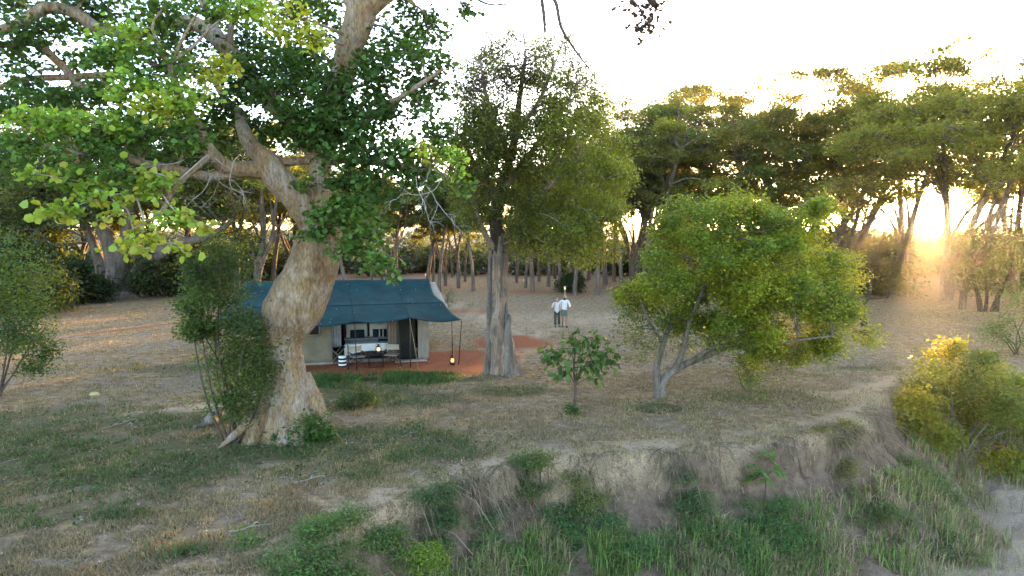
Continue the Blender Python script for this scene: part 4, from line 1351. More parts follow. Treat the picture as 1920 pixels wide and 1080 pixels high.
hh = np.where(dry, .32, .42) * sstep(-.4, 1.6, s) * (.6 + .9 * fbm(x * 1.1, y * 1.1, 99, 2)) + .10
g = Geo()
blades(g, np.stack([x, y, gz(x, y) - .02], 1), hh, .024, col, .75, .45, 2)
# trailing roots and dead stalks over the lip
nk = 3400
ik = rng.integers(4, len(LIP) - 4, nk)
tk = rng.uniform(0, 1, nk)[:, None]
qk = LIP[ik] * (1 - tk) + LIP[ik + 1] * tk + rng.normal(0, .22, (nk, 2))
zk = gz(qk[:, 0], qk[:, 1])
gate = fbm(qk[:, 0] * 1.7, qk[:, 1] * 1.7, 105, 3)
for q, z0, i, gt in zip(qk, zk, ik, gate):
    if gt < .56 + rng.normal(0, .05):
        continue
    dn = np.array([rng.normal(0, .3), -abs(rng.normal(.25, .2)), -rng.uniform(.05, .75)])
    if i > 11:
        dn[0] += .2
    p_ = np.array([[*q, z0 + .03], [*(q + dn[:2] * .6), z0 + .08 + dn[2] * .3], [*(q + dn[:2] * 1.1), z0 + dn[2]]])
    tube(g, p_, rng.uniform(.004, .009), 3, col=np.array([.36, .28, .18]) * rng.uniform(.35, 1.2), cap=False)
tag(build('bank_grass', g, M['grass']), 'long green and dry grass hanging over the river bank', 'grass', None, 'stuff')
# broad leaved herbs on the bank: each a plant of its own
HERB = [(560, 1035, .8, .4, (.07, .14, .035), 'leafy green herb at the left end of the bank'), (640, 1050, .8, .35, (.08, .15, .04), 'second leafy herb along the bottom edge from the left'), (700, 1010, .7, .3, (.09, .14, .04), 'herb just below the bare pink soil strip'),
        (820, 970, .4, .5, (.06, .11, .035), 'dark herb tuft below the bank lip left of centre'), (800, 1055, .5, .4, (.17, .23, .03), 'yellow green herb at the bottom left of centre'), (1000, 910, .45, .5, (.075, .125, .035), 'upright green herb growing on the bank face'),
        (1090, 920, .45, .45, (.14, .17, .05), 'pale yellow green herb on the bank face'), (1060, 985, .6, .4, (.08, .16, .045), 'wide fresh green herb patch at bottom centre'), (1180, 1010, .7, .4, (.075, .15, .05), 'broad green herb patch right of bottom centre'),
        (1330, 1010, .8, .45, (.07, .14, .045), 'large green herb mass below the palm leaved plant'), (1300, 940, .4, .6, (.09, .13, .05), 'tall pale herb left of the palm leaved plant'), (1450, 960, .6, .6, (.065, .13, .035), 'dark leafy climber below the palm leaved plant'),
        (1480, 1020, .6, .5, (.07, .14, .04), 'green herb at the foot of the bare soil chute'), (1770, 1030, .5, .2, (.07, .11, .04), 'flat green tuft on the sand at lower right'), (1640, 960, .7, .3, (.09, .12, .04), 'grassy herb right of the bare soil chute'), (1590, 855, .6, .4, (.16, .14, .05), 'dry brown herb hanging on the bank corner'), (1740, 900, .8, .4, (.085, .11, .04), 'grassy herb below the gully bush'), (950, 1040, .6, .35, (.08, .13, .05), 'grey green herb at the bottom edge left of centre')]
for px, py, wd, h, col, lb in HERB:
    c = on_ground(px, py + 15)
    cl_ = [(*(c + [rng.normal(0, wd * .55), rng.normal(0, wd * .4), 0]), .34, .14) for _ in range(10)]
    cl_ = [(a, b_, gz1(a, b_) + h * rng.uniform(.15, .6), r1, r2) for a, b_, _, r1, r2 in cl_]
    shrub('bank_herb', lb, c, cl_, np.array(col) * 1.3 + .015, .065, 260, 'long', 'plant', 5, 'herbs on the river bank', r0=.010)
pc = on_ground(1432, 945)
pr = thing('palm_leaved_plant', 'bright green plant with hand shaped leaves on the bank edge', 'plant', pc)
g = Geo(); gl = Geo()
tip = P(1435, 893, pc[1] - .1)
tube(g, smooth_path([pc, pc * .5 + tip * .5 + [.03, 0, 0], tip], 4), .018, 6)
for k in range(11):
    a = rng.uniform(0, 2 * PI)
    e = tip + np.array([math.cos(a) * .34, math.sin(a) * .30, rng.uniform(-.15, .5)])
    tube(g, np.array([tip, tip * .5 + e * .5 + [0, 0, .05], e]), .007, 4)
    gl = Geo()
    for j in range(7):
        b_ = a + (j - 3) * .5
        d_ = np.array([math.cos(b_), math.sin(b_) * .6, .45 * math.cos((j - 3) * .5) - .55 + .5 * math.sin(b_ * 2)])
        sd = np.array([-math.sin(b_), math.cos(b_), 0]) * .06
        L = .34 - .035 * abs(j - 3)
        gl.add([e, e + d_ * L * .5 + sd, e + d_ * L, e + d_ * L * .5 - sd], [[0, 1, 2, 3]], None, (.13, .24, .05))
    build('leaf', gl, M['leaf'], pr, pc)
build('stem', g, M['brown_twig'], pr, pc, True)

# sticks, stone, cut log
STK = [(500, 783, .5, .3, 'pale stick left of the fig foot roots'), (230, 795, .8, 1.2, 'bare forked stick lying in the dark grass at left'), (250, 800, .5, 2.4, 'short stick beside the forked stick at left'), (470, 995, .8, .5, 'thin stick on the bare ground at bottom left'), (1010, 860, .4, .2, 'twig at the top of the bank in the middle'),
       (580, 905, .6, .6, 'twig in the dry grass below the fig'), (1500, 880, .8, -.6, 'bent dry root at the bank corner'), (1640, 880, .9, .8, 'dry stalk sticking out of the gully corner'), (1800, 925, 1.2, .1, 'long bent dry branch on the gully floor')]
for px, py, L, a, lb in STK:
    c = on_ground(px, py)
    g = Geo()
    pts = []
    for k in range(6):
        t = (k / 5 - .5) * L
        q = c[:2] + np.array([math.cos(a) * t, math.sin(a) * t]) + rng.normal(0, .03, 2)
        pts.append([*q, gz1(*q) + .03 + rng.uniform(0, .05)])
    tube(g, smooth_path(pts, 3), np.linspace(.014, .006, 16), 6, .2)
    e = pts[3]
    q = np.array(e[:2]) + np.array([math.cos(a + .8), math.sin(a + .8)]) * L * .3
    tube(g, np.array([e, [(e[0] + q[0]) / 2, (e[1] + q[1]) / 2, e[2] + .03], [*q, gz1(*q) + .03]]), .010, 5)
    tag(build('fallen_stick', g, M['twig'] if px < 600 else M['brown_twig'], None, c, True), lb, 'stick', 'fallen sticks')
import bmesh


def rock(name, c, s, mt_, lb, seed):
    bm = bmesh.new()
    bmesh.ops.create_icosphere(bm, subdivisions=3, radius=1)
    for v in bm.verts:
        f = 1 + .5 * (fbm(v.co.x * 1.5 + seed, v.co.y * 1.5 + v.co.z * 1.1, seed, 3) - .5)
        v.co = Vector((v.co.x * s[0] * f, v.co.y * s[1] * f, max(v.co.z, -.35) * s[2] * f))
    me = bpy.data.meshes.new(name)
    bm.to_mesh(me); bm.free()
    me.polygons.foreach_set('use_smooth', np.ones(len(me.polygons), bool))
    o = link(name, me, mt_, None, c)
    tag(o, lb, 'rock')


rock('rock', G(178, 742), (.17, .14, .13), plain('yellow_stone', (.50, .40, .17), .9, .3, 9, 0, .6), 'small yellowish rock lying on the grass at left', 3)
rock('stone', on_ground(1785, 920), (.16, .12, .09), plain('pale_stone', (.42, .36, .28), .9, .3, 9, 0, .6), 'pale stone on the gully floor below the bush', 8)
lg = on_ground(392, 795)
g = Geo()
p_ = np.array([P(412, 765, lg[1] - .1), P(402, 778, lg[1] - .2), P(393, 790, lg[1] - .45)])
tube(g, smooth_path(p_, 4), [.17] * 9, 16, .1)
lo = build('log', g, M['pale_bark'], None, lg, True)
tag(lo, 'sawn short log lying left of the fig roots', 'log')
g = Geo()
tube(g, np.array([P(350, 815, lg[1] - .5), P(365, 803, lg[1] - .4), P(385, 795, lg[1] - .3)]), [.05, .07, .08], 10, .2)
tag(build('fallen_branch', g, M['pale_bark'], None, lg, True), 'thick fallen branch end beside the sawn log', 'branch')
# ------------------------------------------------------------------ tent
TA = math.atan2(.242, .97)
TO = np.array([-2.03, 27.4, 0.0])
TX, TYv = np.array([math.cos(TA), math.sin(TA), 0]), np.array([-math.sin(TA), math.cos(TA), 0])


def TL(x, y, z=0.0):
    """tent frame (x to the right from the front right corner, y to the back) -> world"""
    return TO + TX * x + TYv * y + np.array([0, 0, z])


def weave(name, col, sc=90, spots=None, var=.25):
    m, n, b, o = mat(name)
    big_ = noise(n, 1.6, 5, .6)
    fin = noise(n, sc, 3, .5, (1, 6, 1))
    c_ = np.array(col)
    r1 = ramp(n, big_.outputs[0], [(.3, tuple(c_ * (1 - var))), (.7, tuple(np.minimum(1, c_ * (1 + var))))]).outputs[0]
    r2 = ramp(n, fin.outputs[0], [(.3, (.8, .8, .8)), (.7, (1.15, 1.15, 1.15))]).outputs[0]
    c = mixc(n, 1.0, r1, r2, 'MULTIPLY')
    if spots:
        vz = N(n, 'ShaderNodeTexVoronoi', i_Scale=spots[0])
        tc = N(n, 'ShaderNodeTexCoord')
        n.links.new(tc.outputs['Object'], vz.inputs['Vector'])
        sr = ramp(n, vz.outputs['Distance'], [(spots[1], (1, 1, 1)), (spots[1] + .04, (0, 0, 0))])
        n2 = noise(n, 2.2, 2)
        gate = ramp(n, n2.outputs[0], [(.45, (0, 0, 0)), (.6, (1, 1, 1))])
        fac = mixc(n, 1.0, sr.outputs[0], gate.outputs[0], 'MULTIPLY')
        c = mixc(n, fac, c, spots[2])
    n.links.new(c, b.inputs['Base Color'])
    b.inputs['Roughness'].default_value = .85
    b.inputs['Specular IOR Level'].default_value = .2
    bump(n, b, fin.outputs[0], .25, .01)
    return m


M['fly'] = weave('blue_green_canvas', (.005, .036, .040), 90, (4.0, .07, (.26, .30, .30)), .38)
M['canvas'] = weave('khaki_canvas', (.20, .17, .12))
M['canvas_pale'] = weave('pale_canvas', (.30, .27, .22))
M['net'] = plain('dark_mesh', (.02, .02, .018), .9, .2)
M['pole'] = plain('dark_steel', (.035, .035, .035), .45, .2, 20, .3)
M['rope'] = plain('rope', (.25, .22, .17), .9)
M['white_cloth'] = plain('white_linen', (.90, .895, .88), .9, .05, 5)
M['navy'] = plain('navy_cloth', (.02, .03, .05), .9)
M['greycloth'] = plain('grey_throw', (.34, .35, .38), .95)
M['wood'] = plain('dark_wood', (.09, .04, .025), .5, .35, 12)
M['brown'] = weave('brown_curtain', (.20, .155, .12))
M['black'] = plain('black_metal', (.015, .015, .015), .4, .2)
M['glow'] = emit('lit_flame', (1.0, .45, .14), .16)
M['floor'] = weave('grey_groundsheet', (.22, .19, .17))
tent = thing('safari_tent', 'safari tent with blue green fly sheet and khaki canvas walls behind the fig', 'tent', TO, None, TA)
XL = -9.6       # left end of the fly


def fly_z(x, y):
    prof = np.interp(y, [-.02, 1.7, 4.0, 8.0], [1.86, 2.40, 3.28, 1.9])
    poles = np.array([0, -2.09, -4.22, -6.4, -8.9])
    ph = np.array([1.84, 2.0, 1.90, 1.88, 1.86])
    edge = np.interp(-x, -poles, ph)
    seg = np.searchsorted(-poles, -x).clip(1, 4)
    u = (-x - (-poles)[seg - 1]) / ((-poles)[seg] - (-poles)[seg - 1])
    edge = edge - .13 * np.sin(PI * np.clip(u, 0, 1))
    k = np.clip(1 - y / 1.7, 0, 1)
    z = prof + (edge - 1.86) * k ** 1.3
    z = z - .10 * np.sin(PI * np.clip((y - 1.7) / 2.3, 0, 1)) * (y < 4) - .07 * np.sin(PI * np.clip((-x) / 8.9, 0, 1)) * sstep(0, 4, y) * (y <= 4.01)
    return z + .035 * (fbm(x * 1.1, y * 1.6, 5, 3) - .5) + .02 * (fbm(x * 4, y * .7, 15, 3) - .5)


def sheet(name, f, nu, nv, mt_, parent, thick=.008):
    u, v = np.meshgrid(np.linspace(0, 1, nu), np.linspace(0, 1, nv))
    p_ = f(u.ravel(), v.ravel())
    ix = np.arange(nu * nv).reshape(nv, nu)
    q = np.stack([ix[:-1, :-1], ix[:-1, 1:], ix[1:, 1:], ix[1:, :-1]], -1).reshape(-1, 4)
    g = Geo(); g.add(p_, q)
    o = build(name, g, mt_, parent, smooth=True)
    o.location = (0, 0, 0)
    md = o.modifiers.new('thick', 'SOLIDIFY'); md.thickness = thick; md.offset = 0
    return o


def fly_f(u, v):
    y = v * 8.0
    xr = np.interp(y, [0, .6, 1.2, 1.7, 2.6, 4, 8], [.0, -.28, -.42, -.5, -.78, -.85, -.3])
    xl = XL + np.interp(y, [0, 1.7, 4, 8], [0, .5, .85, .3])
    x = xl + u * (xr - xl)
    return np.stack([x, y, fly_z(x, y)], 1)


fly = sheet('fly_sheet', fly_f, 90, 60, M['fly'], tent)


def seam(x0, y0, x1, y1, name='seam'):
    g = Geo()
    t = np.linspace(0, 1, 24)
    x, y = x0 + (x1 - x0) * t, y0 + (y1 - y0) * t
    tube(g, np.stack([x, y, fly_z(x, y) + .012], 1), .011, 4)
    o = build(name, g, M['fly'], fly)


seam(-4.22, 0, -4.4, 4)
seam(-6.6, 0, -6.6, 4)
seam(-2.1, 0, -2.25, 4)
seam(-9.0, 1.7, -.55, 1.7)


def inner_roof(u, v):
    y = 1.5 + v * 5.0
    x = -8.3 + u * (8.3 - np.interp(y, [1.5, 4, 6.5], [.28, .55, .3]))
    z = np.interp(y, [1.5, 4.0, 6.5], [2.12, 3.12, 2.1])
    return np.stack([x, y, z + .02 * (fbm(x * 2, y * 2, 8) - .5)], 1)


sheet('inner_roof', inner_roof, 30, 26, M['canvas_pale'], tent)


def panel(name, x0, x1, y0, y1, z0, z1, mt_, wav=.03, nu=14, nv=10, fold=0):
    def f(u, v):
        x = x0 + (x1 - x0) * u; y = y0 + (y1 - y0) * u
        w_ = wav * (fbm(u * 5 + x0, v * 4, 12, 3) - .5) * 2 + fold * np.sin(u * 22) * .5
        nx_, ny_ = -(y1 - y0), (x1 - x0)
        L = math.hypot(nx_, ny_)
        return np.stack([x + nx_ / L * w_, y + ny_ / L * w_, z0 + (z1 - z0) * v], 1)
    return sheet(name, f, nu, nv, mt_, tent, .006)


FYb = 1.47
fwall = panel('front_wall', -7.9, -5.1, FYb, FYb, .02, 2.2, M['canvas'], .04, 24)
panel('side_wall', -1.3, -1.3, FYb + .05, 6.5, .02, 2.2, M['canvas'], .04)
panel('side_wall', -7.9, -7.9, FYb + .02, 6.5, .02, 2.2, M['canvas'], .04)
panel('back_wall', -7.9, -1.3, 6.5, 6.5, .02, 2.2, M['canvas'], .04, 24)
panel('corner_flap', -1.62, -1.18, FYb - .03, FYb - .1, .0, 2.15, M['canvas_pale'], .03, 14, 10, .04)
for gx_ in (-1.28, -7.88):
    def gab(u, v, gx_=gx_):
        y = 1.5 + 5.0 * u
        return np.stack([gx_ + 0 * y, y, 2.15 + v * (np.interp(y, [1.5, 4, 6.5], [2.13, 3.1, 2.12]) - 2.15)], 1)
    sheet('gable', gab, 12, 5, M['canvas_pale'], tent)
panel('interior_shade_sheet', -7.8, -1.35, 4.98, 4.98, .05, 2.2, M['navy'], .02)  # dark sheet added behind the bed to paint the dimness of the interior
panel('door_curtain', -2.85, -2.42, FYb + .35, FYb + .3, .05, 2.15, M['brown'], .02, 26, 8, .06)
panel('mesh_screen', -2.45, -1.72, FYb + .25, FYb + .05, .05, 2.15, M['net'], .02)
panel('door_curtain', -5.1, -4.75, FYb + .5, FYb + .6, .6, 2.1, M['greycloth'], .02, 22, 8, .06)
wf = panel('window_flap', -6.35, -5.62, FYb - .04, FYb - .04, 1.25, 1.85, M['net'], .005)
g = Geo()
for x0 in (-6.37, -5.6):
    box(g, (x0, FYb - .05, 1.55), (.05, .02, .66))
box(g, (-5.985, FYb - .05, 1.235), (.82, .02, .04))
build('window_frame', g, M['canvas_pale'], wf)
g = Geo(); box(g, (-4.6, 4.0, .02), (6.7, 5.1, .04)); build('groundsheet', g, M['floor'], tent)
g = Geo(); box(g, (-1.95, 1.35, .045), (1.3, .8, .025)); build('door_mat', g, plain('pink_mat', (.36, .27, .25), .95), tent)
g = Geo()
tube(g, np.stack([np.linspace(-7.9, -5.1, 12), np.full(12, FYb - .05), np.full(12, .05)], 1), .06, 8, .2)
build('skirt', g, M['canvas_pale'], fwall, smooth=True)
POL = [((-2.09, .02, 1.97), (-2.09, -.05, 0)), ((-4.22, 0, 1.88), (-4.18, -.05, 0)), ((0, .02, 1.82), (-.12, .15, 0)), ((-.35, .35, 1.90), (-.30, .55, 0)), ((-2.55, .35, 1.95), (-2.45, .25, 0)), ((-4.5, .1, 1.0), (-4.48, 0, 0)),
       ((-6.4, .02, 1.86), (-6.4, -.05, 0)), ((-8.88, .02, 1.84), (-8.85, 0, 0)), ((-.9, 4, 3.24), (-1.0, 4.0, 0)), ((-8.0, 4, 3.2), (-7.95, 4, 0)), ((-2.09, .05, 1.96), (-1.85, 1.2, .75))]
for a, b_ in POL:
    g = Geo(); bar(g, a, b_, .02, 8)
    p = build('pole', g, M['pole'], tent, smooth=True)
ROPE = [((0, 0, 1.82), (1.9, 1.4, 0)), ((-2.09, 0, 1.98), (-1.9, -1.6, .0)), ((-8.9, 0, 1.85), (-9.8, -1.6, 0)), ((-.3, 8, 1.9), (.8, 9, 0)), ((-8.6, 8, 1.9), (-9.6, 9, 0))]
for a, b_ in ROPE:
    g = Geo(); bar(g, a, b_, .007, 4)
    rp = build('guy_rope', g, M['rope'], tent)
    g = Geo(); bar(g, (b_[0], b_[1], .1), (b_[0], b_[1], -.1), .012, 5)
    build('peg', g, M['pole'], rp)


# ---- furniture inside and before the tent
def soft_box(name, s, mt_, parent, loc=(0, 0, 0), puff=.0, bev=.05, seed=0, rot=(0, 0, 0)):
    bm = bmesh.new()
    bmesh.ops.create_cube(bm, size=1)
    bmesh.ops.subdivide_edges(bm, edges=bm.edges[:], cuts=6, use_grid_fill=True)
    for v in bm.verts:
        c = v.co.copy()
        k = (1 - (2 * c.x) ** 4) * (1 - (2 * c.z if s[1] < s[2] else 2 * c.y) ** 4)
        ax = 1 if s[1] < s[2] else 2
        q = [c.x * s[0], c.y * s[1], c.z * s[2]]
        q[ax] *= (.35 + .65 * max(0, k)) if puff else 1
        f = .02 * (float(fbm(q[0] * 5 + seed, q[1] * 5 + q[2] * 4, seed, 3)) - .5)
        v.co = Vector((q[0] + f, q[1] + f, q[2] + f))
    me = bpy.data.meshes.new(name); bm.to_mesh(me); bm.free()
    me.polygons.foreach_set('use_smooth', np.ones(len(me.polygons), bool))
    o = link(name, me, mt_, parent, loc)
    o.rotation_euler = rot
    if not puff:
        md = o.modifiers.new('bev', 'BEVEL'); md.width = bev; md.segments = 3; md.limit_method = 'ANGLE'
    return o


bed = thing('double_bed', 'wide bed made up in white linen inside the open tent', 'bed', TL(-3.55, 3.35), None, TA)
soft_box('mattress', (2.1, 2.1, .30), M['white_cloth'], bed, (0, 0, .50))
soft_box('bed_base', (2.0, 2.0, .30), M['wood'], bed, (0, .03, .19))


def drape(u, v):
    x = -1.09 + 2.18 * u
    z = .66 - .50 * v + .10 * np.sin(PI * u) * v
    return np.stack([x, -1.085 + .02 * np.sin(u * 40) * v, z], 1)


sheet('bed_sheet', drape, 40, 8, M['white_cloth'], bed, .006)
soft_box('throw', (2.14, .35, .05), M['greycloth'], bed, (0, .35, .67), 0, .02)
hd = soft_box('headboard', (2.2, .08, .9), M['wood'], bed, (0, 1.12, .75))
for i, (x, lb) in enumerate(((-.52, 'left large white pillow leaning at the bed head'), (.50, 'right large white pillow leaning at the bed head'))):
    r = thing('pillow', lb, 'pillow', TL(-3.55 + x, 4.15, .68), 'white bed pillows', TA)
    soft_box('cushion', (.92, .2, .62), M['white_cloth'], r, (0, 0, .29), 1, seed=i, rot=(-.3, 0, .02))
for i, (x, lb) in enumerate(((-.5, 'left dark cushion in front of the white pillow'), (.48, 'right dark cushion with two white stripes on the bed'))):
    r = thing('cushion', lb, 'cushion', TL(-3.55 + x, 3.88, .67), 'dark bed cushions', TA)
    soft_box('pad', (.62, .15, .36), M['navy'], r, (0, 0, .18), 1, seed=i + 4, rot=(-.25, 0, 0))
    if i:
        for k in (-.02, .14):
            soft_box('stripe', (.06, .16, .36), M['white_cloth'], r, (k, -.012, .18), 1, seed=i + 4, rot=(-.25, 0, 0))
r = tag(soft_box('folded_blanket', (.5, .3, .08), M['navy'], None, TL(-2.95, 2.8, .70), 0, .02, rot=(0, 0, TA)), 'dark folded blanket on the right side of the bed', 'blanket')
fs = thing('curved_bench', 'dark bench with a curved top across the foot of the bed', 'bench', TL(-3.5, 2.05), None, TA)
t = np.linspace(-1, 1, 20)
g = Geo()
tube(g, np.stack([t * .95, 0 * t, .36 - .14 * t ** 2], 1), .03, 8)
build('top_rail', g, M['wood'], fs, smooth=True)
g = Geo()
V = np.concatenate([np.stack([t * .93, 0 * t - .01, .35 - .14 * t ** 2], 1), np.stack([t * .93, 0 * t - .01, 0 * t + .06], 1)])
g.add(V, [[i, i + 1, 21 + i, 20 + i] for i in range(19)])
o = build('panel', g, M['black'], fs); md = o.modifiers.new('t', 'SOLIDIFY'); md.thickness = .03
for x in (-.9, .9):
    g = Geo(); box(g, (x, 0, .11), (.06, .06, .22)); build('leg', g, M['wood'], fs)


def camp_chair(x, y, rz, lb):
    r = thing('camp_chair', lb, 'chair', TL(x, y), 'folding camp chairs before the tent', TA + rz)
    soft_box('seat', (.54, .46, .035), M['canvas_pale'], r, (0, 0, .39), 0, .012)
    soft_box('backrest', (.56, .03, .22), weave('chair_canvas', (.42, .36, .28)), r, (0, .23, .66), 0, .012, rot=(-.12, 0, 0))
    for sx in (-1, 1):
        g = Geo(); bar(g, (sx * .27, .2, .03), (sx * .28, .25, .78), .017, 6); build('back_post', g, M['wood'], r, smooth=True)
        g = Geo(); box(g, (sx * .29, 0, .55), (.05, .5, .025)); build('armrest', g, M['wood'], r)
        for yy in (-.2, .2):
            g = Geo(); bar(g, (-sx * .27, yy + sx * .008, .02), (sx * .27, yy + sx * .008, .385), .015, 6); build('leg', g, M['wood'], r, smooth=True)
        g = Geo(); bar(g, (sx * .28, -.2, .385), (sx * .28, -.22, .54), .014, 6); build('arm_post', g, M['wood'], r, smooth=True)
    return r


camp_chair(-4.15, .85, .35, 'camp chair with beige canvas back left of the black table')
camp_chair(-2.75, .95, -.3, 'camp chair with beige canvas back right of the black table')
tb = thing('side_table', 'small square black table standing between the two camp chairs', 'table', TL(-3.42, .35), None, TA)
g = Geo(); box(g, (0, 0, .56), (.62, .55, .03)); build('table_top', g, M['black'], tb)
for sx in (-1, 1):
    for sy in (-1, 1):
        g = Geo(); bar(g, (sx * .27, sy * .23, .545), (sx * .27, sy * .23, 0), .016, 6); build('leg', g, M['black'], tb, smooth=True)
    g = Geo(); bar(g, (sx * .27, -.23, .06), (sx * .27, .23, .06), .012, 6); build('stretcher', g, M['black'], tb)
g = Geo(); bar(g, (-.27, -.23, .06), (.27, -.23, .06), .012, 6); build('stretcher', g, M['black'], tb)


def lantern(loc, lb, s_=1.0):
    r = thing('hurricane_lantern', lb, 'lantern', loc, 'lit hurricane lanterns', .3)
    r.scale = (s_,) * 3
    g = Geo(); lathe(g, [(0, 0), (.085, 0), (.09, .03), (.075, .075), (.035, .09), (0, .09)]); build('tank', g, M['black'], r, smooth=True)
    g = Geo(); lathe(g, [(.0, .095), (.035, .095), (.055, .14), (.05, .19), (.03, .225), (0, .225)]); build('globe', g, M['glow'], r, smooth=True)
    g = Geo(); lathe(g, [(0, .22), (.05, .225), (.06, .25), (.035, .29), (.035, .32), (.05, .33), (0, .345)]); cp_ = build('cap', g, M['black'], r, smooth=True)
    for sx in (-1, 1):
        g = Geo(); tube(g, smooth_path([(sx * .075, 0, .05), (sx * .095, 0, .15), (sx * .055, 0, .27)], 4), .010, 5); build('side_tube', g, M['black'], r, smooth=True)
    g = Geo(); t_ = np.linspace(0, PI, 10); tube(g, np.stack([.085 * np.cos(t_), 0 * t_, .26 + .16 * np.sin(t_)], 1), .005, 4); build('handle', g, M['black'], cp_)


lantern(TL(-3.32, .22, .577), 'lit black lantern standing on the small black table', 1.15)
lantern(TL(-.38, .1, 0), 'lit black lantern on the ground at the corner tent pole', 1.25)
st = thing('luggage_rack', 'folding wooden luggage rack inside the left of the tent opening', 'rack', TL(-4.95, 2.0), None, TA + .3)
for sy in (-.2, .2):
    for sx in (-1, 1):
        g = Geo(); bar(g, (sx * .3, sy + sx * .01, 0), (-sx * .3, sy + sx * .01, .62), .02, 6); build('leg', g, plain('grey_wood', (.28, .24, .2)) if 'grey_wood' not in bpy.data.materials else bpy.data.materials['grey_wood'], st)
for x in (-.3, .3):
    g = Geo(); bar(g, (x, -.25, .62), (x, .25, .62), .02, 6); build('rail', g, bpy.data.materials['grey_wood'], st)
dr = thing('striped_stool', 'small black and white striped drum stool by the left camp chair', 'stool', TL(-4.72, .75), None, TA)
for k in range(6):
    g = Geo(); lathe(g, [(0, k * .075), (.15, k * .075), (.16, k * .075 + .037), (.15, k * .075 + .074), (0, k * .075 + .074)]); build('band', g, M['white_cloth'] if k % 2 else M['black'], dr, smooth=True)


# ------------------------------------------------------------------ path lanterns
def post_lamp(px, py, lb, s_=1.0):
    c = G(px, py)
    r = thing('path_lantern', lb, 'lantern', (c[0], c[1], gz1(c[0], c[1])), 'small lit lanterns on posts round the clearing')
    r.scale = (s_,) * 3
    g = Geo(); tube(g, np.array([[0, 0, -.05], [0, 0, .25], [.01, 0, .5]]), .035, 7, .1); build('post', g, M['twig'], r, smooth=True)
    g = Geo(); lathe(g, [(0, .56), (.05, .56), (.065, .6), (.065, .70), (.05, .75), (0, .75)]); build('globe', g, M['glow'], r, smooth=True)
    g = Geo(); lathe(g, [(0, .86), (.05, .85), (.14, .79), (.14, .775), (0, .775)]); build('cap', g, M['twig'], r, smooth=True)


post_lamp(1059, 556, 'lit post lantern right above the walking man')
post_lamp(983, 537, 'lit lantern by the dark trunks right of the tall middle tree', .9)
post_lamp(1833, 574, 'lit lantern at the foot of the leaning acacia')
post_lamp(515, 520, 'lit lantern left of the fig trunk above the tent ridge', .9)
post_lamp(798, 524, 'lit lantern at the right end of the tent ridge', .8)

# ------------------------------------------------------------------ people
def skin_mesh(name, joints, edges, mt_, parent, sub=2, root=0):
    keys = list(joints)
    me = bpy.data.meshes.new(name)
    me.from_pydata([joints[k][0] for k in keys], [(keys.index(a), keys.index(b_)) for a, b_ in edges], [])
    o = link(name, me, mt_, parent)
    o.modifiers.new('skin', 'SKIN').use_smooth_shade = True
    for k, sv in zip(keys, me.skin_vertices[0].data):
        r = joints[k][1]
        sv.radius = r if isinstance(r, tuple) else (r, r)
        sv.use_root = False
    me.skin_vertices[0].data[root].use_root = True
    md = o.modifiers.new('sub', 'SUBSURF'); md.levels = sub; md.render_levels = sub
    return o


def hand_joints(J, E, k, elbow, wrist, palm_n=(0, -1, 0)):
    """palm, four fingers of unequal length with a bend, thumb off the side of the palm"""
    w_, e = np.array(wrist), np.array(elbow)
    d = w_ - e; d = d / np.linalg.norm(d)
    nrm = np.array(palm_n, float); nrm -= d * (nrm @ d); nrm /= np.linalg.norm(nrm)
    sd = np.cross(d, nrm)
    pm_ = w_ + d * .06
    J[k + 'palm'] = (tuple(pm_), (.032, .018)); E.append((k + 'wrist', k + 'palm'))
    for i, L in enumerate((.065, .078, .072, .055)):
        b0 = pm_ + d * .035 + sd * (.030 - .020 * i)
        J[f'{k}f{i}a'] = (tuple(b0), .0095)
        J[f'{k}f{i}b'] = (tuple(b0 + d * L * .55 + nrm * .012), .0085)
        J[f'{k}f{i}c'] = (tuple(b0 + d * L * .8 + nrm * .035), .008)
        E += [(k + 'palm', f'{k}f{i}a'), (f'{k}f{i}a', f'{k}f{i}b'), (f'{k}f{i}b', f'{k}f{i}c')]
    t0 = pm_ - d * .015 + sd * .038
    J[k + 't1'] = (tuple(t0), .010); J[k + 't2'] = (tuple(t0 + d * .035 + sd * .02 + nrm * .015), .009)
    E += [(k + 'palm', k + 't1'), (k + 't1', k + 't2')]


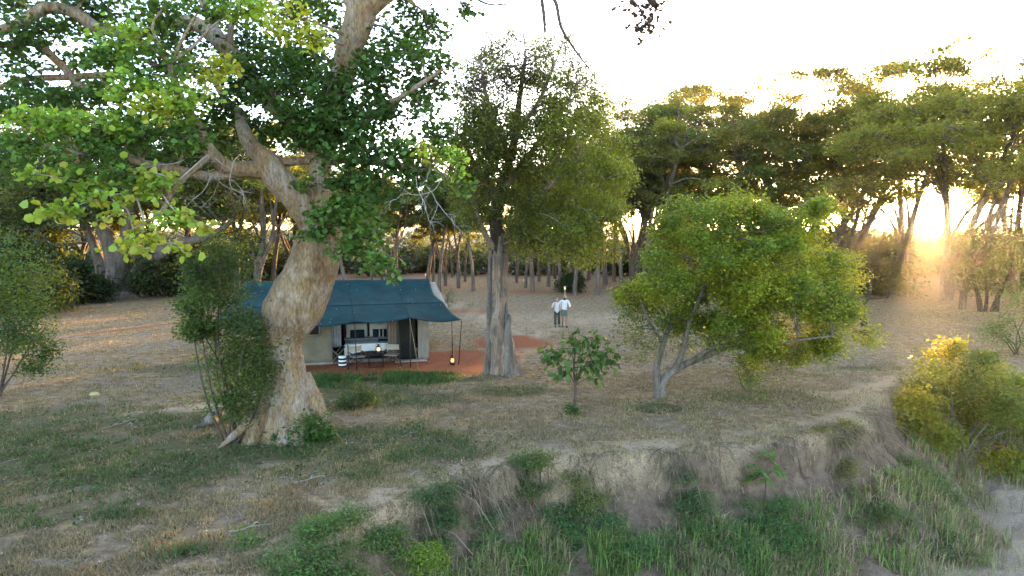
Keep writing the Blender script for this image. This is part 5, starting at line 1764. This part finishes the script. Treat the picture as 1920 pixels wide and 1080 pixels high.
def person(loc, rz, H, pose, cl, label, skin_col, hair_col, group='people walking', beard=False, hair_long=False):
    r = thing('person', label, 'person', loc, group, rz)
    s_ = H / 1.8
    r.scale = (s_,) * 3
    sk = plain('skin', skin_col, .6, .08, 14)
    J = {'pelvis': ((0, 0, .95), (.15, .11)), 'waist': ((0, 0, 1.10), (.135, .10)), 'chest': ((0, 0, 1.32), (.165, .115)), 'collar': ((0, 0, 1.46), (.09, .075)), 'neck': ((0, .0, 1.53), .055),
         'jaw': ((0, -.015, 1.60), (.082, .092)), 'head': ((0, -.005, 1.69), (.098, .115)), 'crown': ((0, .005, 1.80), (.075, .09))}
    E = [('pelvis', 'waist'), ('waist', 'chest'), ('chest', 'collar'), ('collar', 'neck'), ('neck', 'jaw'), ('jaw', 'head'), ('head', 'crown')]
    for sx, k in ((-1, 'l'), (1, 'r')):
        el, wr = pose[k + 'elbow'], pose[k + 'wrist']
        sh = (sx * .195, 0, 1.43)
        J[k + 'sh'] = (sh, .058); J[k + 'elbow'] = (el, .042); J[k + 'wrist'] = (wr, .028)
        E += [('collar', k + 'sh'), (k + 'sh', k + 'elbow'), (k + 'elbow', k + 'wrist')]
        hand_joints(J, E, k, el, wr)
        kn, an = pose[k + 'knee'], pose[k + 'ankle']
        J[k + 'hip'] = ((sx * .10, 0, .88), .092); J[k + 'knee'] = (kn, .058); J[k + 'calf'] = (tuple(np.array(kn) * .6 + np.array(an) * .4 + [0, .015, 0]), .056)
        J[k + 'ankle'] = (an, .038); J[k + 'toe'] = ((an[0] + sx * .02, an[1] - .16, .035), (.042, .028))
        E += [('pelvis', k + 'hip'), (k + 'hip', k + 'knee'), (k + 'knee', k + 'calf'), (k + 'calf', k + 'ankle'), (k + 'ankle', k + 'toe')]
    bd = skin_mesh('body', J, E, sk, r, 2)
    for sx in (-.032, .032):
        g = Geo(); lathe(g, [(0, -.011), (.009, -.006), (.011, 0), (.009, .006), (0, .011)], (sx, -.088, 1.665), 8); build('eye', g, M['black'], bd, smooth=True)
    g = Geo(); tube(g, np.array([[0, -.085, 1.672], [0, -.105, 1.645], [0, -.11, 1.628]]), [.008, .014, .015], 6); build('nose', g, sk, bd, smooth=True)
    g = Geo(); tube(g, np.array([[-.026, -.082, 1.595], [0, -.09, 1.593], [.026, -.082, 1.595]]), .007, 5); build('mouth', g, plain('lips', (.28, .10, .08)), bd, smooth=True)
    for sx in (-1, 1):
        g = Geo(); tube(g, np.array([[sx * .078, .0, 1.69], [sx * .09, .008, 1.665], [sx * .08, .0, 1.635]]), .012, 6); build('ear', g, sk, bd, smooth=True)
    hm = plain('hair', hair_col, .7, .3)
    hj = {'top': ((0, .012, 1.80), (.095, .105)), 'back': ((0, .05, 1.70), (.112, .085)), 'nape': ((0, .065, 1.61 if not hair_long else 1.57), (.09, .06))}
    he = [('top', 'back'), ('back', 'nape')]
    if hair_long:
        hj['low'] = ((-.03, .07, 1.46), (.05, .03)); he.append(('nape', 'low'))
    skin_mesh('hair', hj, he, hm, r, 2)
    if beard:
        skin_mesh('beard', {'a': ((-.06, -.04, 1.62), .022), 'b': ((-.04, -.085, 1.575), .04), 'c': ((0, -.095, 1.55), .05), 'd': ((.04, -.085, 1.575), .04), 'e': ((.06, -.04, 1.62), .022)}, [('a', 'b'), ('b', 'c'), ('c', 'd'), ('d', 'e')], hm, r, 2)
    top = {k: J[k] for k in ('waist', 'chest')}
    top['pelvis'] = ((0, 0, cl['top_len']), (.172, .13)); top['waist'] = ((0, 0, 1.12), (.160, .125)); top['chest'] = ((0, 0, 1.32), (.172, .135)); top['collar'] = ((0, 0, 1.47), (.10, .088))
    te = [('pelvis', 'waist'), ('waist', 'chest'), ('chest', 'collar')]
    for sx, k in ((-1, 'l'), (1, 'r')):
        e, w_ = np.array(pose[k + 'elbow']), np.array(pose[k + 'wrist'])
        top[k + 'sh'] = ((sx * .20, 0, 1.435), .075); top[k + 'e'] = (tuple(e), .058); top[k + 'w'] = (tuple(e + (w_ - e) * cl['sleeve']), .05)
        te += [('collar', k + 'sh'), (k + 'sh', k + 'e'), (k + 'e', k + 'w')]
    skin_mesh(cl['top'], top, te, cl['top_mat'], r, 2)
    bt_ = {'waist': ((0, 0, 1.04), (.155, .12)), 'pelvis': ((0, 0, .93), (.17, .13))}
    be = [('waist', 'pelvis')]
    for sx, k in ((-1, 'l'), (1, 'r')):
        kn, an = np.array(pose[k + 'knee']), np.array(pose[k + 'ankle'])
        bt_[k + 'hip'] = ((sx * .105, 0, .84), .112)
        be.append(('pelvis', k + 'hip'))
        if cl['bottom'] == 'shorts':
            bt_[k + 'k'] = (tuple(np.array([sx * .105, 0, .84]) + (kn - [sx * .105, 0, .84]) * .8), .098)
            be.append((k + 'hip', k + 'k'))
        else:
            bt_[k + 'k'] = (tuple(kn), .085); bt_[k + 'a'] = (tuple(kn + (an - kn) * .93), .088)
            be += [(k + 'hip', k + 'k'), (k + 'k', k + 'a')]
    skin_mesh(cl['bottom'], bt_, be, cl['bottom_mat'], r, 2)
    for sx, k in ((-1, 'l'), (1, 'r')):
        an = pose[k + 'ankle']
        skin_mesh('shoe', {'h': ((an[0], an[1] + .05, .06), (.062, .06)), 't': ((an[0] + sx * .02, an[1] - .20, .045), (.062, .048))}, [('h', 't')], cl['shoe_mat'], r, 2)
    return r


white = plain('white_shirt', (.78, .79, .80), .9, .06, 9)
man_pose = dict(relbow=(.33, .05, 1.17), rwrist=(.16, -.17, 1.10), lelbow=(-.36, .12, 1.28), lwrist=(-.50, -.02, 1.30), lknee=(-.10, -.10, .50), lankle=(-.10, .06, .10), rknee=(.10, -.08, .50), rankle=(.09, -.20, .075))
wom_pose = dict(relbow=(.25, .10, 1.16), rwrist=(.22, .05, .92), lelbow=(-.33, -.05, 1.20), lwrist=(-.36, -.22, 1.34), lknee=(-.10, -.03, .50), lankle=(-.11, -.10, .075), rknee=(.12, -.06, .50), rankle=(.16, .10, .10))
c = G(1058, 613)
man = person((c[0], c[1], gz1(c[0], c[1])), .05, 1.83, man_pose, dict(top='shirt', top_mat=white, top_len=.95, sleeve=.55, bottom='shorts', bottom_mat=plain('green_shorts', (.13, .17, .13), .9, .15), shoe_mat=plain('dark_shoe', (.04, .035, .03))),
             'bearded person in white shirt and green shorts walking in the clearing', (.34, .18, .11), (.02, .014, .01), 'walking couple', beard=True)
c = G(1044, 613)
wom = person((c[0], c[1], gz1(c[0], c[1])), .1, 1.66, wom_pose, dict(top='jacket', top_mat=plain('cream_jacket', (.74, .66, .58), .9, .06), top_len=.80, sleeve=.85, bottom='trousers', bottom_mat=plain('dark_trousers', (.06, .07, .06), .9, .2), shoe_mat=plain('brown_shoe', (.10, .06, .04))),
             'person in cream jacket and dark trousers walking beside the bearded one', (.45, .27, .18), (.08, .045, .025), 'walking couple', hair_long=True)
skin_mesh('blouse', {'a': ((0, -.075, 1.06), (.075, .075)), 'b': ((0, -.085, 1.30), (.075, .08)), 'c': ((0, -.05, 1.44), (.05, .06))}, [('a', 'b'), ('b', 'c')], plain('pale_blouse', (.62, .66, .74), .9, .1), wom)
c = G(769, 515)
person((c[0], c[1], gz1(c[0], c[1])), .4, 1.75, man_pose, dict(top='shirt', top_mat=plain('dark_red_shirt', (.05, .03, .03), .9), top_len=.9, sleeve=.9, bottom='trousers', bottom_mat=plain('black_trousers', (.02, .02, .022), .9), shoe_mat=M['black']),
       'distant person in dark clothes on the path behind the tent', (.08, .05, .035), (.015, .012, .01), 'person in the distance')

# ------------------------------------------------------------------ evening haze
g = Geo()
box(g, (0, 150, 13.0), (1400, 900, 36.0))
hz = build('haze', g, None)
hm_ = bpy.data.materials.new('haze_air')
hm_.use_nodes = True
nn_ = hm_.node_tree
for x_ in list(nn_.nodes):
    if x_.type == 'BSDF_PRINCIPLED':
        nn_.nodes.remove(x_)
pv = nn_.nodes.new('ShaderNodeVolumePrincipled')
pv.inputs['Color'].default_value = (.95, .92, .88, 1)
pv.inputs['Density'].default_value = 0.00012
pv.inputs['Anisotropy'].default_value = 0.9
nn_.links.new(pv.outputs[0], nn_.nodes['Material Output'].inputs['Volume'])
hz.data.materials.append(hm_)
tag(hz, 'thin warm evening haze filling the air of the clearing', 'haze', None, 'stuff')
SC.cycles.volume_bounces = 1
